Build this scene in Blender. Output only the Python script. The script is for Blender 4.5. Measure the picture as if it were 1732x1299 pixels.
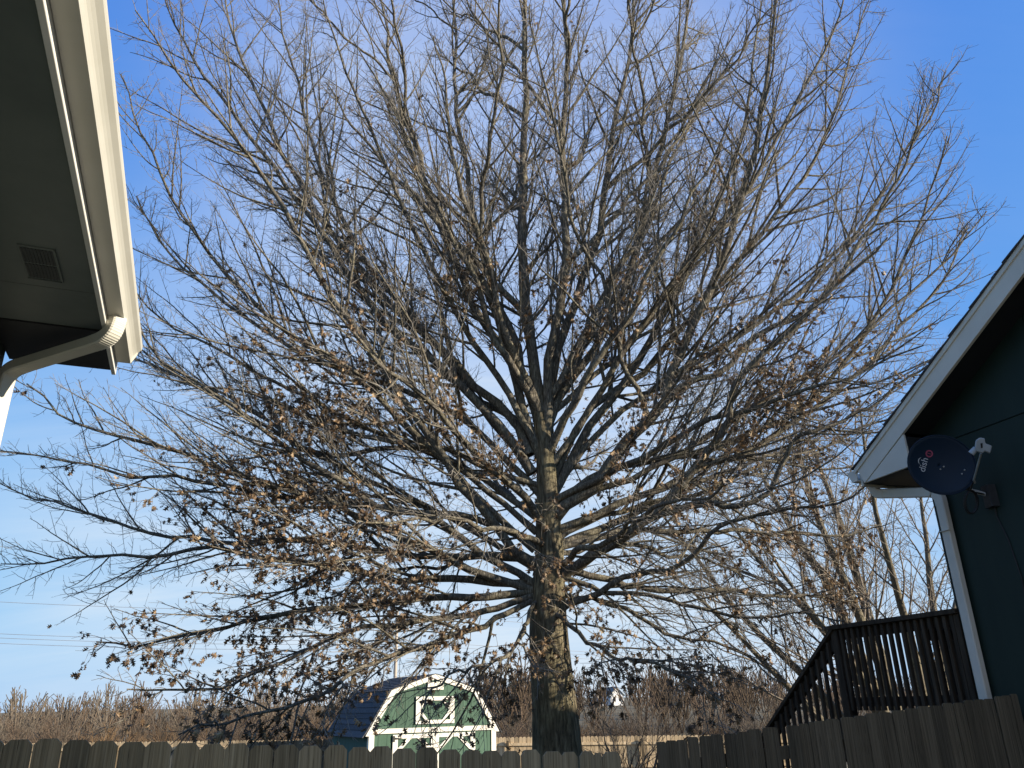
import bpy, bmesh, math, random
import numpy as np
from mathutils import Matrix, Vector

for o in list(bpy.data.objects):
    bpy.data.objects.remove(o, do_unlink=True)
scene = bpy.context.scene
COL = scene.collection
R = math.radians

# ------------------------------------------------------------------ camera
F = 1350.0                       # focal length in photo pixels (1732 x 1299)
TH = math.atan(542 / 1350.0)     # tilt up
RO = R(-1.3)                     # slight roll
CZ = 2.0
cam = bpy.data.cameras.new('camera')
cam.sensor_width = 36.0
cam.lens = 36.0 * F / 1732.0
cam.clip_start = 0.05
cam.clip_end = 5000
camo = bpy.data.objects.new('camera', cam)
COL.objects.link(camo)
CM = Matrix.Rotation(math.pi / 2 + TH, 3, 'X') @ Matrix.Rotation(RO, 3, 'Z')
camo.matrix_world = Matrix.Translation((0, 0, CZ)) @ CM.to_4x4()
scene.camera = camo
scene.render.resolution_x = 1024
scene.render.resolution_y = 768

# ------------------------------------------------------------------ sky
SUN_EL = R(16)
SUN_AZ = R(107)                  # clockwise from +Y
sun_dir = Vector((math.sin(SUN_AZ) * math.cos(SUN_EL), math.cos(SUN_AZ) * math.cos(SUN_EL), math.sin(SUN_EL)))
world = bpy.data.worlds.new('World')
scene.world = world
world.use_nodes = True
wt = world.node_tree
wt.nodes.clear()
wn, wl = wt.nodes.new, wt.links.new
wout = wn('ShaderNodeOutputWorld')
bg = wn('ShaderNodeBackground')
bg.inputs['Strength'].default_value = 0.115
sky = wn('ShaderNodeTexSky')
sky.sky_type = 'NISHITA'
sky.sun_disc = False
sky.sun_elevation = SUN_EL
sky.sun_rotation = SUN_AZ
sky.altitude = 300
sky.air_density = 1.0
sky.dust_density = 0.0
sky.ozone_density = 6.0
# thin cirrus veil: noise on the plane of the cloud layer (direction / height)
tc = wn('ShaderNodeTexCoord')
sep = wn('ShaderNodeSeparateXYZ')
wl(tc.outputs['Generated'], sep.inputs[0])
zc_ = wn('ShaderNodeMath'); zc_.operation = 'MAXIMUM'; zc_.inputs[1].default_value = 0.0
wl(sep.outputs['Z'], zc_.inputs[0])
za = wn('ShaderNodeMath'); za.operation = 'ADD'; za.inputs[1].default_value = 0.22
wl(zc_.outputs[0], za.inputs[0])
dx = wn('ShaderNodeMath'); dx.operation = 'DIVIDE'
dy = wn('ShaderNodeMath'); dy.operation = 'DIVIDE'
wl(sep.outputs['X'], dx.inputs[0]); wl(za.outputs[0], dx.inputs[1])
wl(sep.outputs['Y'], dy.inputs[0]); wl(za.outputs[0], dy.inputs[1])
cmb = wn('ShaderNodeCombineXYZ')
wl(dx.outputs[0], cmb.inputs[0]); wl(dy.outputs[0], cmb.inputs[1])
mp1 = wn('ShaderNodeMapping')
mp1.inputs['Location'].default_value = (0.35, 0.2, 0)
mp1.inputs['Rotation'].default_value = (0, 0, R(24))
mp1.inputs['Scale'].default_value = (0.75, 0.42, 1)
wl(cmb.outputs[0], mp1.inputs[0])
n1 = wn('ShaderNodeTexNoise')
n1.inputs['Scale'].default_value = 1.0
n1.inputs['Detail'].default_value = 2.5
n1.inputs['Roughness'].default_value = 0.45
wl(mp1.outputs[0], n1.inputs['Vector'])
mp2 = wn('ShaderNodeMapping')
mp2.inputs['Location'].default_value = (2.3, 0.7, 0)
mp2.inputs['Rotation'].default_value = (0, 0, R(-16))
mp2.inputs['Scale'].default_value = (0.6, 2.4, 1)
wl(cmb.outputs[0], mp2.inputs[0])
n2 = wn('ShaderNodeTexNoise')
n2.inputs['Scale'].default_value = 1.3
n2.inputs['Detail'].default_value = 9
n2.inputs['Roughness'].default_value = 0.62
n2.inputs['Distortion'].default_value = 0.5
wl(mp2.outputs[0], n2.inputs['Vector'])
# a broad belt of thin cirrus runs across the yard towards the field (along the view axis),
# thickening towards the horizon; the sky either side of it is clear
def smath(op, a, b=None, c=None, clamp=False):
    n_ = wn('ShaderNodeMath'); n_.operation = op; n_.use_clamp = clamp
    for i, x in enumerate((a, b, c)):
        if x is None: continue
        if isinstance(x, (int, float)): n_.inputs[i].default_value = x
        else: wl(x, n_.inputs[i])
    return n_.outputs[0]
def mrange(x, a, b, c, d, smooth=True):
    n_ = wn('ShaderNodeMapRange')
    if smooth: n_.interpolation_type = 'SMOOTHSTEP'
    for k, v in (('From Min', a), ('From Max', b), ('To Min', c), ('To Max', d)): n_.inputs[k].default_value = v
    wl(x, n_.inputs['Value']); return n_.outputs[0]
hx = smath('SQRT', smath('ADD', smath('MULTIPLY', sep.outputs['X'], sep.outputs['X']), smath('MULTIPLY', sep.outputs['Y'], sep.outputs['Y'])))
sinaz = smath('DIVIDE', sep.outputs['X'], smath('MAXIMUM', hx, 0.001))
# ragged edge: shift the belt by the broad noise
shifted = smath('ADD', sinaz, smath('MULTIPLY', smath('SUBTRACT', n1.outputs['Fac'], 0.5), 0.55))
belt = mrange(smath('ABSOLUTE', smath('ADD', shifted, 0.02)), 0.24, 0.62, 1.0, 0.16)
height = mrange(zc_.outputs[0], 0.0, 0.72, 1.0, 0.52, False)
streak = mrange(n2.outputs['Fac'], 0.3, 0.72, 0.55, 1.0, False)
mk = wn('ShaderNodeMath'); mk.operation = 'MULTIPLY'; mk.use_clamp = True
wl(smath('MULTIPLY', belt, height), mk.inputs[0]); wl(streak, mk.inputs[1])
# soft shoulder on the sky so that the horizon keeps its colour: c*A / (1 + c*B)
def vmath(op, a, b):
    v = wn('ShaderNodeVectorMath'); v.operation = op
    for i, x in enumerate((a, b)):
        if isinstance(x, tuple): v.inputs[i].default_value = x
        else: wl(x, v.inputs[i])
    return v.outputs[0]
KE = 0.115 * 2
lin = vmath('MULTIPLY', sky.outputs[0], (KE, KE, KE))
num = vmath('MULTIPLY', lin, (0.70 / KE, 1.70 / KE, 7.0 / KE))
den = vmath('ADD', vmath('MULTIPLY', lin, (0.98, 2.1, 7.0)), (1, 1, 1))
tone_sky = vmath('DIVIDE', num, den)
mix = wn('ShaderNodeMixRGB')
mix.inputs['Color2'].default_value = (0.80 / KE, 0.89 / KE, 0.97 / KE, 1)
wl(mk.outputs[0], mix.inputs['Fac'])
wl(tone_sky, mix.inputs['Color1'])
wl(mix.outputs[0], bg.inputs['Color'])
wl(bg.outputs[0], wout.inputs[0])

sun = bpy.data.lights.new('sun', 'SUN')
sun.energy = 5.0
sun.angle = R(0.5)
sun.color = (1.0, 0.89, 0.73)
suno = bpy.data.objects.new('sun', sun)
COL.objects.link(suno)
suno.rotation_euler = sun_dir.to_track_quat('Z', 'Y').to_euler()
suno.location = (30, -10, 30)

vs = scene.view_settings
vs.view_transform = 'Standard'
vs.look = 'None'
vs.gamma = 1.0
vs.use_curve_mapping = False
vs.exposure = 1.0
scene.render.engine = 'CYCLES'

# ------------------------------------------------------------------ pixels -> rays
def ray(u, v):
    return CM @ Vector(((u - 866) / F, (649.5 - v) / F, -1.0))
CAM = Vector((0, 0, CZ))
def atY(u, v, Y):
    d = ray(u, v); return CAM + d * (Y / d.y)
def atZ(u, v, z):
    d = ray(u, v); return CAM + d * ((z - CZ) / d.z)
def atD(u, v, zc):
    return CAM + ray(u, v) * zc
def onp(u, v, p, n):
    d = ray(u, v); return CAM + d * ((p - CAM).dot(n) / d.dot(n))

# ------------------------------------------------------------------ helpers
def tag(o, label=None, cat=None, group=None, kind=None):
    if label: o['label'] = label
    if cat: o['category'] = cat
    if group: o['group'] = group
    if kind: o['kind'] = kind
    return o

def link(o, parent=None):
    COL.objects.link(o)
    if parent is not None: o.parent = parent
    return o

def empty(name, loc=(0, 0, 0), rz=0.0, parent=None):
    o = bpy.data.objects.new(name, None)
    o.empty_display_size = 0.2
    link(o, parent)
    o.location = loc
    o.rotation_euler = (0, 0, rz)
    return o

def mesh_from(name, verts, faces, mat, parent=None, smooth=False):
    me = bpy.data.meshes.new(name)
    me.from_pydata([tuple(v) for v in verts], [], [tuple(f) for f in faces])
    me.update()
    if mat: me.materials.append(mat)
    if smooth:
        me.shade_smooth()
    return link(bpy.data.objects.new(name, me), parent)

class MB:
    """collects boxes, prisms and tubes into one mesh"""
    def __init__(s): s.v = []; s.f = []
    def add(s, verts, faces):
        b = len(s.v); s.v += [tuple(v) for v in verts]; s.f += [tuple(i + b for i in f) for f in faces]; return s
    def box(s, x0, x1, y0, y1, z0, z1, m=None):
        P = [Vector(p) for p in ((x0, y0, z0), (x1, y0, z0), (x1, y1, z0), (x0, y1, z0), (x0, y0, z1), (x1, y0, z1), (x1, y1, z1), (x0, y1, z1))]
        if m is not None: P = [m @ p for p in P]
        return s.add(P, [(0, 3, 2, 1), (4, 5, 6, 7), (0, 1, 5, 4), (1, 2, 6, 5), (2, 3, 7, 6), (3, 0, 4, 7)])
    def prism(s, poly, d0, d1, f):
        """poly in 2D (p,q), extruded between d0 and d1; f(p,q,d)->xyz"""
        n = len(poly)
        V = [f(p, q, d0) for p, q in poly] + [f(p, q, d1) for p, q in poly]
        F_ = [tuple(range(n))[::-1], tuple(range(n, 2 * n))] + [(i, (i + 1) % n, n + (i + 1) % n, n + i) for i in range(n)]
        return s.add(V, F_)
    def bar(s, a, b, w, h, up=(0, 0, 1)):
        """rectangular bar from a to b, w across, h along up"""
        a = Vector(a); b = Vector(b); t = (b - a).normalized()
        x = t.cross(Vector(up)).normalized(); y = x.cross(t).normalized()
        V = []
        for p in (a, b):
            for sx, sy in ((-1, -1), (1, -1), (1, 1), (-1, 1)):
                V.append(p + x * (sx * w / 2) + y * (sy * h / 2))
        return s.add(V, [(0, 1, 2, 3), (7, 6, 5, 4), (0, 4, 5, 1), (1, 5, 6, 2), (2, 6, 7, 3), (3, 7, 4, 0)])
    def tube(s, pts, radii, n=8, caps=True):
        pts = [Vector(p) for p in pts]
        if not hasattr(radii, '__len__'): radii = [radii] * len(pts)
        base = len(s.v)
        t0 = (pts[1] - pts[0]).normalized()
        x = t0.orthogonal().normalized()
        for i, p in enumerate(pts):
            t = (pts[min(i + 1, len(pts) - 1)] - pts[max(i - 1, 0)]).normalized()
            x = (x - t * x.dot(t)).normalized(); y = t.cross(x)
            for k in range(n):
                a = 2 * math.pi * k / n
                s.v.append(tuple(p + (x * math.cos(a) + y * math.sin(a)) * radii[i]))
        for i in range(len(pts) - 1):
            for k in range(n):
                k2 = (k + 1) % n
                s.f.append((base + i * n + k, base + i * n + k2, base + (i + 1) * n + k2, base + (i + 1) * n + k))
        if caps:
            s.f.append(tuple(base + k for k in range(n))[::-1])
            e = base + (len(pts) - 1) * n
            s.f.append(tuple(e + k for k in range(n)))
        return s
    def sweep(s, pts, prof, up=(0, 0, 1)):
        """closed profile [(x,y)] swept along pts, y towards 'up'"""
        pts = [Vector(p) for p in pts]; n = len(prof); base = len(s.v)
        up = Vector(up)
        for i, p in enumerate(pts):
            t = (pts[min(i + 1, len(pts) - 1)] - pts[max(i - 1, 0)]).normalized()
            x = t.cross(up)
            x = x.normalized() if x.length > 1e-4 else Vector((1, 0, 0))
            y = x.cross(t).normalized()
            for a, b in prof: s.v.append(tuple(p + x * a + y * b))
        for i in range(len(pts) - 1):
            for k in range(n):
                k2 = (k + 1) % n
                s.f.append((base + i * n + k, base + i * n + k2, base + (i + 1) * n + k2, base + (i + 1) * n + k))
        s.f.append(tuple(base + k for k in range(n))[::-1])
        e = base + (len(pts) - 1) * n
        s.f.append(tuple(e + k for k in range(n)))
        return s
    def build(s, name, mat, parent=None, bevel=0.0, smooth=False):
        o = mesh_from(name, s.v, s.f, mat, parent, smooth)
        bm = bmesh.new(); bm.from_mesh(o.data)
        bmesh.ops.recalc_face_normals(bm, faces=bm.faces)
        if bevel > 0:
            bmesh.ops.bevel(bm, geom=list(bm.edges), offset=bevel, segments=1, affect='EDGES', clamp_overlap=True)
        bm.to_mesh(o.data); bm.free()
        return o

# ------------------------------------------------------------------ materials
MATS = {}
def newmat(name):
    m = bpy.data.materials.new(name); m.use_nodes = True
    nt = m.node_tree; nt.nodes.clear()
    out = nt.nodes.new('ShaderNodeOutputMaterial')
    b = nt.nodes.new('ShaderNodeBsdfPrincipled')
    nt.links.new(b.outputs[0], out.inputs[0])
    MATS[name] = m
    return m, nt, b

def noise(nt, scale, detail=4, rough=0.55, mapscale=None, coord='Object', dist=0.0):
    tc = nt.nodes.new('ShaderNodeTexCoord')
    n = nt.nodes.new('ShaderNodeTexNoise')
    n.inputs['Scale'].default_value = scale; n.inputs['Detail'].default_value = detail
    n.inputs['Roughness'].default_value = rough; n.inputs['Distortion'].default_value = dist
    src = tc.outputs[coord]
    if mapscale:
        mp = nt.nodes.new('ShaderNodeMapping'); mp.inputs['Scale'].default_value = mapscale
        nt.links.new(src, mp.inputs[0]); src = mp.outputs[0]
    nt.links.new(src, n.inputs['Vector'])
    return n

def ramp(nt, fac, stops):
    r = nt.nodes.new('ShaderNodeValToRGB')
    e = r.color_ramp.elements
    while len(e) < len(stops): e.new(0.5)
    for el, (p, c) in zip(e, stops):
        el.position = p; el.color = (*c, 1)
    nt.links.new(fac, r.inputs[0])
    return r

def mixc(nt, a, b, fac, mode='MIX'):
    m = nt.nodes.new('ShaderNodeMixRGB'); m.blend_type = mode
    for s, v in ((m.inputs['Color1'], a), (m.inputs['Color2'], b), (m.inputs['Fac'], fac)):
        if isinstance(v, (int, float)): s.default_value = v
        elif isinstance(v, tuple): s.default_value = (*v, 1)
        else: nt.links.new(v, s)
    return m.outputs[0]

def bump(nt, b, h, strength=0.3, dist=0.01):
    bp = nt.nodes.new('ShaderNodeBump'); bp.inputs['Strength'].default_value = strength
    bp.inputs['Distance'].default_value = dist
    nt.links.new(h, bp.inputs['Height']); nt.links.new(bp.outputs[0], b.inputs['Normal'])

def objrand(nt):
    return nt.nodes.new('ShaderNodeObjectInfo').outputs['Random']

def simple(name, c1, c2, scale=6, rough=0.7, mapscale=None, bumps=0.0, bd=0.004, rnd=0.0, detail=5, spec=0.3):
    m, nt, b = newmat(name)
    n = noise(nt, scale, detail, 0.6, mapscale)
    col = ramp(nt, n.outputs['Fac'], [(0.3, c1), (0.7, c2)]).outputs[0]
    if rnd:
        r = objrand(nt)
        v = ramp(nt, r, [(0.0, (1 - rnd,) * 3), (1.0, (1 + rnd * 0.6,) * 3)]).outputs[0]
        col = mixc(nt, col, v, 1.0, 'MULTIPLY')
    nt.links.new(col, b.inputs['Base Color'])
    b.inputs['Roughness'].default_value = rough
    b.inputs['Specular IOR Level'].default_value = spec
    if bumps: bump(nt, b, n.outputs['Fac'], bumps, bd)
    return m

def wood(name, dark, mid, light, rnd=0.35, knots=True, grain=(22, 22, 1.3)):
    m, nt, b = newmat(name)
    # each board gets its own piece of grain: shift the texture by the object's random number
    tcn = nt.nodes.new('ShaderNodeTexCoord')
    oi = nt.nodes.new('ShaderNodeObjectInfo')
    mul = nt.nodes.new('ShaderNodeMath'); mul.operation = 'MULTIPLY'; mul.inputs[1].default_value = 37.0
    nt.links.new(oi.outputs['Random'], mul.inputs[0])
    va = nt.nodes.new('ShaderNodeVectorMath'); va.operation = 'ADD'
    nt.links.new(tcn.outputs['Object'], va.inputs[0]); nt.links.new(mul.outputs[0], va.inputs[1])
    def nz(scale, ms, detail=6, dist=0.6):
        mp = nt.nodes.new('ShaderNodeMapping'); mp.inputs['Scale'].default_value = ms
        nt.links.new(va.outputs[0], mp.inputs[0])
        n = nt.nodes.new('ShaderNodeTexNoise'); n.inputs['Scale'].default_value = scale
        n.inputs['Detail'].default_value = detail; n.inputs['Roughness'].default_value = 0.6
        n.inputs['Distortion'].default_value = dist
        nt.links.new(mp.outputs[0], n.inputs['Vector'])
        return n
    g = nz(1.6, grain)
    w = nz(1.0, (7, 7, 1.1), 4)
    col = ramp(nt, g.outputs['Fac'], [(0.28, dark), (0.5, mid), (0.74, light)]).outputs[0]
    col = mixc(nt, col, ramp(nt, w.outputs['Fac'], [(0.3, (0.55, 0.53, 0.5)), (0.7, (1.25, 1.2, 1.12))]).outputs[0], 0.85, 'MULTIPLY')
    if rnd:
        v = ramp(nt, oi.outputs['Random'], [(0.0, (1 - rnd, 1 - rnd, 1 - rnd)), (0.5, (1.0, 0.97, 0.93)), (1.0, (1 + rnd * .5, 1 + rnd * .45, 1 + rnd * .4))]).outputs[0]
        col = mixc(nt, col, v, 1.0, 'MULTIPLY')
    if knots:
        mp = nt.nodes.new('ShaderNodeMapping'); mp.inputs['Scale'].default_value = (9, 9, 3.2)
        nt.links.new(va.outputs[0], mp.inputs[0])
        vo = nt.nodes.new('ShaderNodeTexVoronoi'); vo.inputs['Scale'].default_value = 1.0
        nt.links.new(mp.outputs[0], vo.inputs['Vector'])
        k = ramp(nt, vo.outputs['Distance'], [(0.08, (0.16, 0.13, 0.11)), (0.17, (1, 1, 1))]).outputs[0]
        col = mixc(nt, col, k, 0.9, 'MULTIPLY')
    nt.links.new(col, b.inputs['Base Color'])
    b.inputs['Roughness'].default_value = 0.85
    b.inputs['Specular IOR Level'].default_value = 0.2
    bump(nt, b, g.outputs['Fac'], 0.5, 0.004)
    return m

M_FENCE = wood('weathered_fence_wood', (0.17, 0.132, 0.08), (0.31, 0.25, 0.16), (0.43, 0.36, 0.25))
M_FENCE2 = wood('dark_fence_wood', (0.075, 0.059, 0.038), (0.14, 0.112, 0.075), (0.22, 0.183, 0.13))  # darker wood; also paints the shade on the run left of the shed
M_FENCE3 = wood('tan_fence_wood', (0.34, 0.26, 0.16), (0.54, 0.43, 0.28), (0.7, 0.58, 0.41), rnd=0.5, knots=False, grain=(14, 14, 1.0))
M_DECK = wood('dark_deck_wood', (0.028, 0.02, 0.0135), (0.055, 0.041, 0.028), (0.09, 0.07, 0.05), rnd=0.3, knots=False)
M_WHITE = simple('white_trim_paint', (0.62, 0.60, 0.53), (0.72, 0.705, 0.64), 3, 0.45, None, 0.03, 0.002)
M_GUTTER = simple('cream_gutter_enamel', (0.45, 0.435, 0.365), (0.54, 0.525, 0.455), 1.6, 0.42, None, 0.0)
M_DOWN = simple('cream_downspout_enamel', (0.48, 0.46, 0.39), (0.56, 0.54, 0.465), 2.5, 0.42)
M_FASCIA = simple('white_fascia_paint', (0.6, 0.59, 0.53), (0.7, 0.69, 0.64), 2.2, 0.5, (1, 1, 6))
M_RAKE = simple('grey_white_rake_paint', (0.60, 0.545, 0.45), (0.70, 0.64, 0.53), 2.2, 0.65, None, 0.04, 0.002)
M_SPOUT = simple('grey_white_spout', (0.56, 0.51, 0.42), (0.66, 0.60, 0.50), 2.4, 0.6)
M_GREEN = simple('dark_green_wall_paint', (0.0075, 0.0165, 0.011), (0.012, 0.0235, 0.0155), 2.0, 0.6, (3, 3, 0.6), 0.15, 0.002)
M_SOFFIT = simple('dark_soffit_paint', (0.10, 0.118, 0.108), (0.15, 0.168, 0.15), 1.8, 0.5, None, 0.06, 0.004)
M_VENT = simple('vent_louvre_paint', (0.045, 0.05, 0.047), (0.065, 0.07, 0.066), 4, 0.6)
M_SOFFIT2 = simple('black_soffit_board', (0.012, 0.013, 0.014), (0.022, 0.023, 0.025), 2.2, 0.6)
M_SHINGLE = simple('charcoal_shingle', (0.045, 0.047, 0.052), (0.105, 0.108, 0.118), 26, 0.9, None, 0.6, 0.006, rnd=0.25, detail=8)
M_SHEDGREEN = simple('green_shed_stain', (0.034, 0.082, 0.054), (0.064, 0.122, 0.084), 5, 0.7, (5, 5, 0.7), 0.2, 0.003, rnd=0.22)
M_SHEDSIDE = simple('teal_green_shed_side', (0.02, 0.07, 0.06), (0.035, 0.1, 0.085), 5, 0.7, (5, 5, 0.7), 0.2, 0.003)
M_BLACK = simple('black_iron', (0.015, 0.015, 0.015), (0.03, 0.03, 0.03), 12, 0.5)
M_PLATE = simple('grey_name_plate', (0.16, 0.15, 0.13), (0.26, 0.24, 0.21), 40, 0.5)
M_DISH = simple('navy_dish_enamel', (0.002, 0.013, 0.03), (0.003, 0.0165, 0.037), 2.0, 0.55)
M_DISHW = simple('dish_white_print', (0.5, 0.52, 0.54), (0.56, 0.58, 0.6), 8, 0.5)
M_DISHR = simple('dish_red_print', (0.38, 0.07, 0.12), (0.44, 0.09, 0.15), 8, 0.5)
M_LNB = simple('grey_receiver_plastic', (0.32, 0.35, 0.37), (0.42, 0.45, 0.47), 8, 0.45)
M_STEEL = simple('galvanised_steel', (0.3, 0.3, 0.28), (0.45, 0.45, 0.42), 14, 0.4)
M_CABLE = simple('black_cable', (0.012, 0.012, 0.012), (0.02, 0.02, 0.02), 10, 0.5)
M_POLE = simple('grey_brown_pole_wood', (0.3, 0.25, 0.2), (0.46, 0.4, 0.33), 4, 0.85, (6, 6, 0.5))
M_WIRE = simple('power_line_metal', (0.22, 0.24, 0.27), (0.3, 0.32, 0.35), 2, 0.5)
M_FARWHITE = simple('far_white_siding', (0.72, 0.71, 0.68), (0.82, 0.81, 0.78), 2, 0.6)
M_FARROOF = simple('far_grey_roof', (0.12, 0.13, 0.12), (0.2, 0.2, 0.19), 2, 0.8)
M_PANE = simple('dark_window_pane', (0.02, 0.025, 0.03), (0.03, 0.035, 0.04), 2, 0.1)

def bark(name, c1, c2, c3, vs=1.0):
    m, nt, b = newmat(name)
    g = noise(nt, 9 * vs, 8, 0.65, (3.2, 3.2, 0.55), dist=0.4)
    l = noise(nt, 2.2 * vs, 3, 0.5)
    col = ramp(nt, g.outputs['Fac'], [(0.32, c1), (0.52, c2), (0.72, c3)]).outputs[0]
    lich = ramp(nt, l.outputs['Fac'], [(0.4, (0.85, 0.85, 0.82)), (0.68, (1.15, 1.18, 1.0))]).outputs[0]
    col = mixc(nt, col, lich, 0.8, 'MULTIPLY')
    nt.links.new(col, b.inputs['Base Color'])
    b.inputs['Roughness'].default_value = 0.9
    b.inputs['Specular IOR Level'].default_value = 0.15
    bump(nt, b, g.outputs['Fac'], 0.9, 0.03 / vs)
    return m
M_BARK = bark('oak_trunk_bark', (0.04, 0.033, 0.023), (0.14, 0.117, 0.077), (0.29, 0.25, 0.172))
M_LIMB = bark('oak_limb_bark', (0.04, 0.034, 0.027), (0.13, 0.113, 0.09), (0.34, 0.308, 0.255), 1.8)
M_TWIG = simple('oak_twig_bark', (0.095, 0.084, 0.07), (0.31, 0.28, 0.238), 3, 0.8, spec=0.2)
M_BARK2 = bark('grey_tree_bark', (0.07, 0.058, 0.042), (0.15, 0.127, 0.095), (0.28, 0.242, 0.188), 1.6)
M_TWIG2 = simple('grey_twig_bark', (0.14, 0.115, 0.088), (0.26, 0.22, 0.172), 3, 0.8, spec=0.2)
M_BRUSH = [simple('brush_bark_' + k, a, b_, 0.6, 0.9, spec=0.1, rnd=0.25) for k, a, b_ in (
    ('pink', (0.09, 0.064, 0.045), (0.15, 0.11, 0.078)), ('grey', (0.105, 0.085, 0.064), (0.18, 0.148, 0.112)),
    ('rust', (0.14, 0.088, 0.045), (0.21, 0.135, 0.074)), ('dark', (0.062, 0.046, 0.032), (0.11, 0.083, 0.058)))]

def leafmat(name, use_attr):
    m, nt, b = newmat(name)
    if use_attr:
        a = nt.nodes.new('ShaderNodeAttribute'); a.attribute_name = 'tone'
        fac = a.outputs['Fac']
    else:
        mr = nt.nodes.new('ShaderNodeMath'); mr.operation = 'POWER'; mr.inputs[1].default_value = 1.7
        nt.links.new(objrand(nt), mr.inputs[0]); fac = mr.outputs[0]
    col = ramp(nt, fac, [(0.0, (0.06, 0.038, 0.02)), (0.35, (0.14, 0.088, 0.045)), (0.7, (0.28, 0.185, 0.1)), (1.0, (0.5, 0.37, 0.21))]).outputs[0]
    n = noise(nt, 60, 3)
    col = mixc(nt, col, ramp(nt, n.outputs['Fac'], [(0.3, (0.75, 0.72, 0.7)), (0.7, (1.15, 1.15, 1.12))]).outputs[0], 0.8, 'MULTIPLY')
    nt.links.new(col, b.inputs['Base Color'])
    b.inputs['Roughness'].default_value = 0.55
    tr = nt.nodes.new('ShaderNodeBsdfTranslucent'); nt.links.new(col, tr.inputs[0])
    mx = nt.nodes.new('ShaderNodeMixShader'); mx.inputs[0].default_value = 0.25
    out = [x for x in nt.nodes if x.type == 'OUTPUT_MATERIAL'][0]
    nt.links.new(b.outputs[0], mx.inputs[1]); nt.links.new(tr.outputs[0], mx.inputs[2])
    nt.links.new(mx.outputs[0], out.inputs[0])
    return m
M_LEAF = leafmat('dry_oak_leaf', False)
M_LEAVES = leafmat('dry_oak_leaves', True)

def grassmat():
    m, nt, b = newmat('winter_grass')
    n = noise(nt, 0.35, 6, 0.6, coord='Object'); n2 = noise(nt, 9, 5, 0.6)
    c = ramp(nt, n.outputs['Fac'], [(0.35, (0.1, 0.085, 0.045)), (0.55, (0.17, 0.135, 0.078)), (0.75, (0.22, 0.175, 0.11))]).outputs[0]
    c = mixc(nt, c, ramp(nt, n2.outputs['Fac'], [(0.3, (0.6, 0.6, 0.55)), (0.7, (1.2, 1.2, 1.1))]).outputs[0], 0.8, 'MULTIPLY')
    nt.links.new(c, b.inputs['Base Color']); b.inputs['Roughness'].default_value = 0.95
    bump(nt, b, n2.outputs['Fac'], 0.6, 0.05)
    return m
M_GRASS = grassmat()

# ------------------------------------------------------------------ ground
_PY = np.array([-60, 3, 6, 17.6, 34, 60, 120, 200, 420, 1200], float)
_PZ = np.array([0.1, 0.06, -0.12, -0.45, -1.1, -1.7, -0.9, 1.2, 4.0, 8.0], float)
def G(x, y):
    x = np.asarray(x, float); y = np.asarray(y, float)
    z = np.interp(y, _PY, _PZ)
    z = z + 0.26 * np.clip((x - 1.2) / 2.2, 0, 1) * np.clip((12 - y) / 4, 0, 1)
    z = z - 1.6 * np.clip((-x + 10) / 60, 0, 1) * np.clip((y - 60) / 100, 0, 1)
    return z
def Gz(x, y): return float(G(x, y))
xs = np.concatenate([np.linspace(-900, -60, 12), np.linspace(-50, 50, 81), np.linspace(60, 900, 12)])
ys = np.concatenate([np.linspace(-300, -20, 8), np.linspace(-15, 70, 86), np.linspace(80, 440, 19), np.linspace(500, 2500, 8)])
XX, YY = np.meshgrid(xs, ys)
ZZ = G(XX, YY)
gv = np.stack([XX, YY, ZZ], -1).reshape(-1, 3)
nx, ny = len(xs), len(ys)
gf = [(j * nx + i, j * nx + i + 1, (j + 1) * nx + i + 1, (j + 1) * nx + i) for j in range(ny - 1) for i in range(nx - 1)]
g_o = mesh_from('ground', gv, gf, M_GRASS, smooth=True)
tag(g_o, kind='structure')

M_BOUNCE = simple('pale_bounce', (0.38, 0.37, 0.34), (0.5, 0.49, 0.45), 3, 0.9, None, 0.2, 0.004)
bslab = MB().box(-5.2, 2.6, -6.0, 3.6, -0.3, 0.14).build('bounce_slab', M_BOUNCE)  # added slab out of view, throws light up at gutter and soffit
tag(bslab, kind='structure')

# ------------------------------------------------------------------ left house (eave, soffit, gutter)
zg = atD(210, 614, 5.0).z
LB = atZ(222, 615, zg); LD = atZ(135, 0, zg)
Le = (LD - LB); Le.z = 0; Le.normalize()
Ln = Vector((-Le.y, Le.x, 0))
h1 = empty('house', (LB.x, LB.y, 0), math.atan2(Le.y, Le.x))
tag(h1, 'house with cream gutter and downspout under its dark soffit, no dish on it', 'house')
# local frame of the house: x along the eave (towards the viewer), y outward, z up from world zero
LX = 13.0
soz = zg - 0.012
def hbox(name, mat, *a, par=h1, bevel=0.0):
    return MB().box(*a).build(name, mat, par, bevel)
prof = [(-0.085, 0.0), (-0.004, 0.0), (0.002, 0.03), (0.006, 0.045), (0.014, 0.06), (0.024, 0.075), (0.034, 0.085), (0.044, 0.095), (0.048, 0.108), (0.048, 0.127), (0.04, 0.127), (0.04, 0.11), (0.0, 0.05), (-0.008, 0.006), (-0.081, 0.006), (-0.081, 0.128), (-0.085, 0.128)]
gut = MB().prism(prof, 0.0, LX, lambda p, q, d: (d, p, zg + q)).build('gutter', M_GUTTER, h1)
MB().prism([(-0.084, 0.001), (-0.004, 0.001), (0.024, 0.058), (0.03, 0.085), (0.046, 0.1), (0.047, 0.127), (-0.084, 0.127)], -0.004, 0.004, lambda p, q, d: (d, p, zg + q)).build('end_cap', M_GUTTER, gut)
for s in np.arange(3.05, LX, 3.05):
    MB().prism([(a * 1.03, b - 0.002) for a, b in prof[:9]] + [(-0.088, 0.12)], s - 0.02, s + 0.02, lambda p, q, d: (d, p, zg + q)).build('seam_joint', M_GUTTER, gut)
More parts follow.
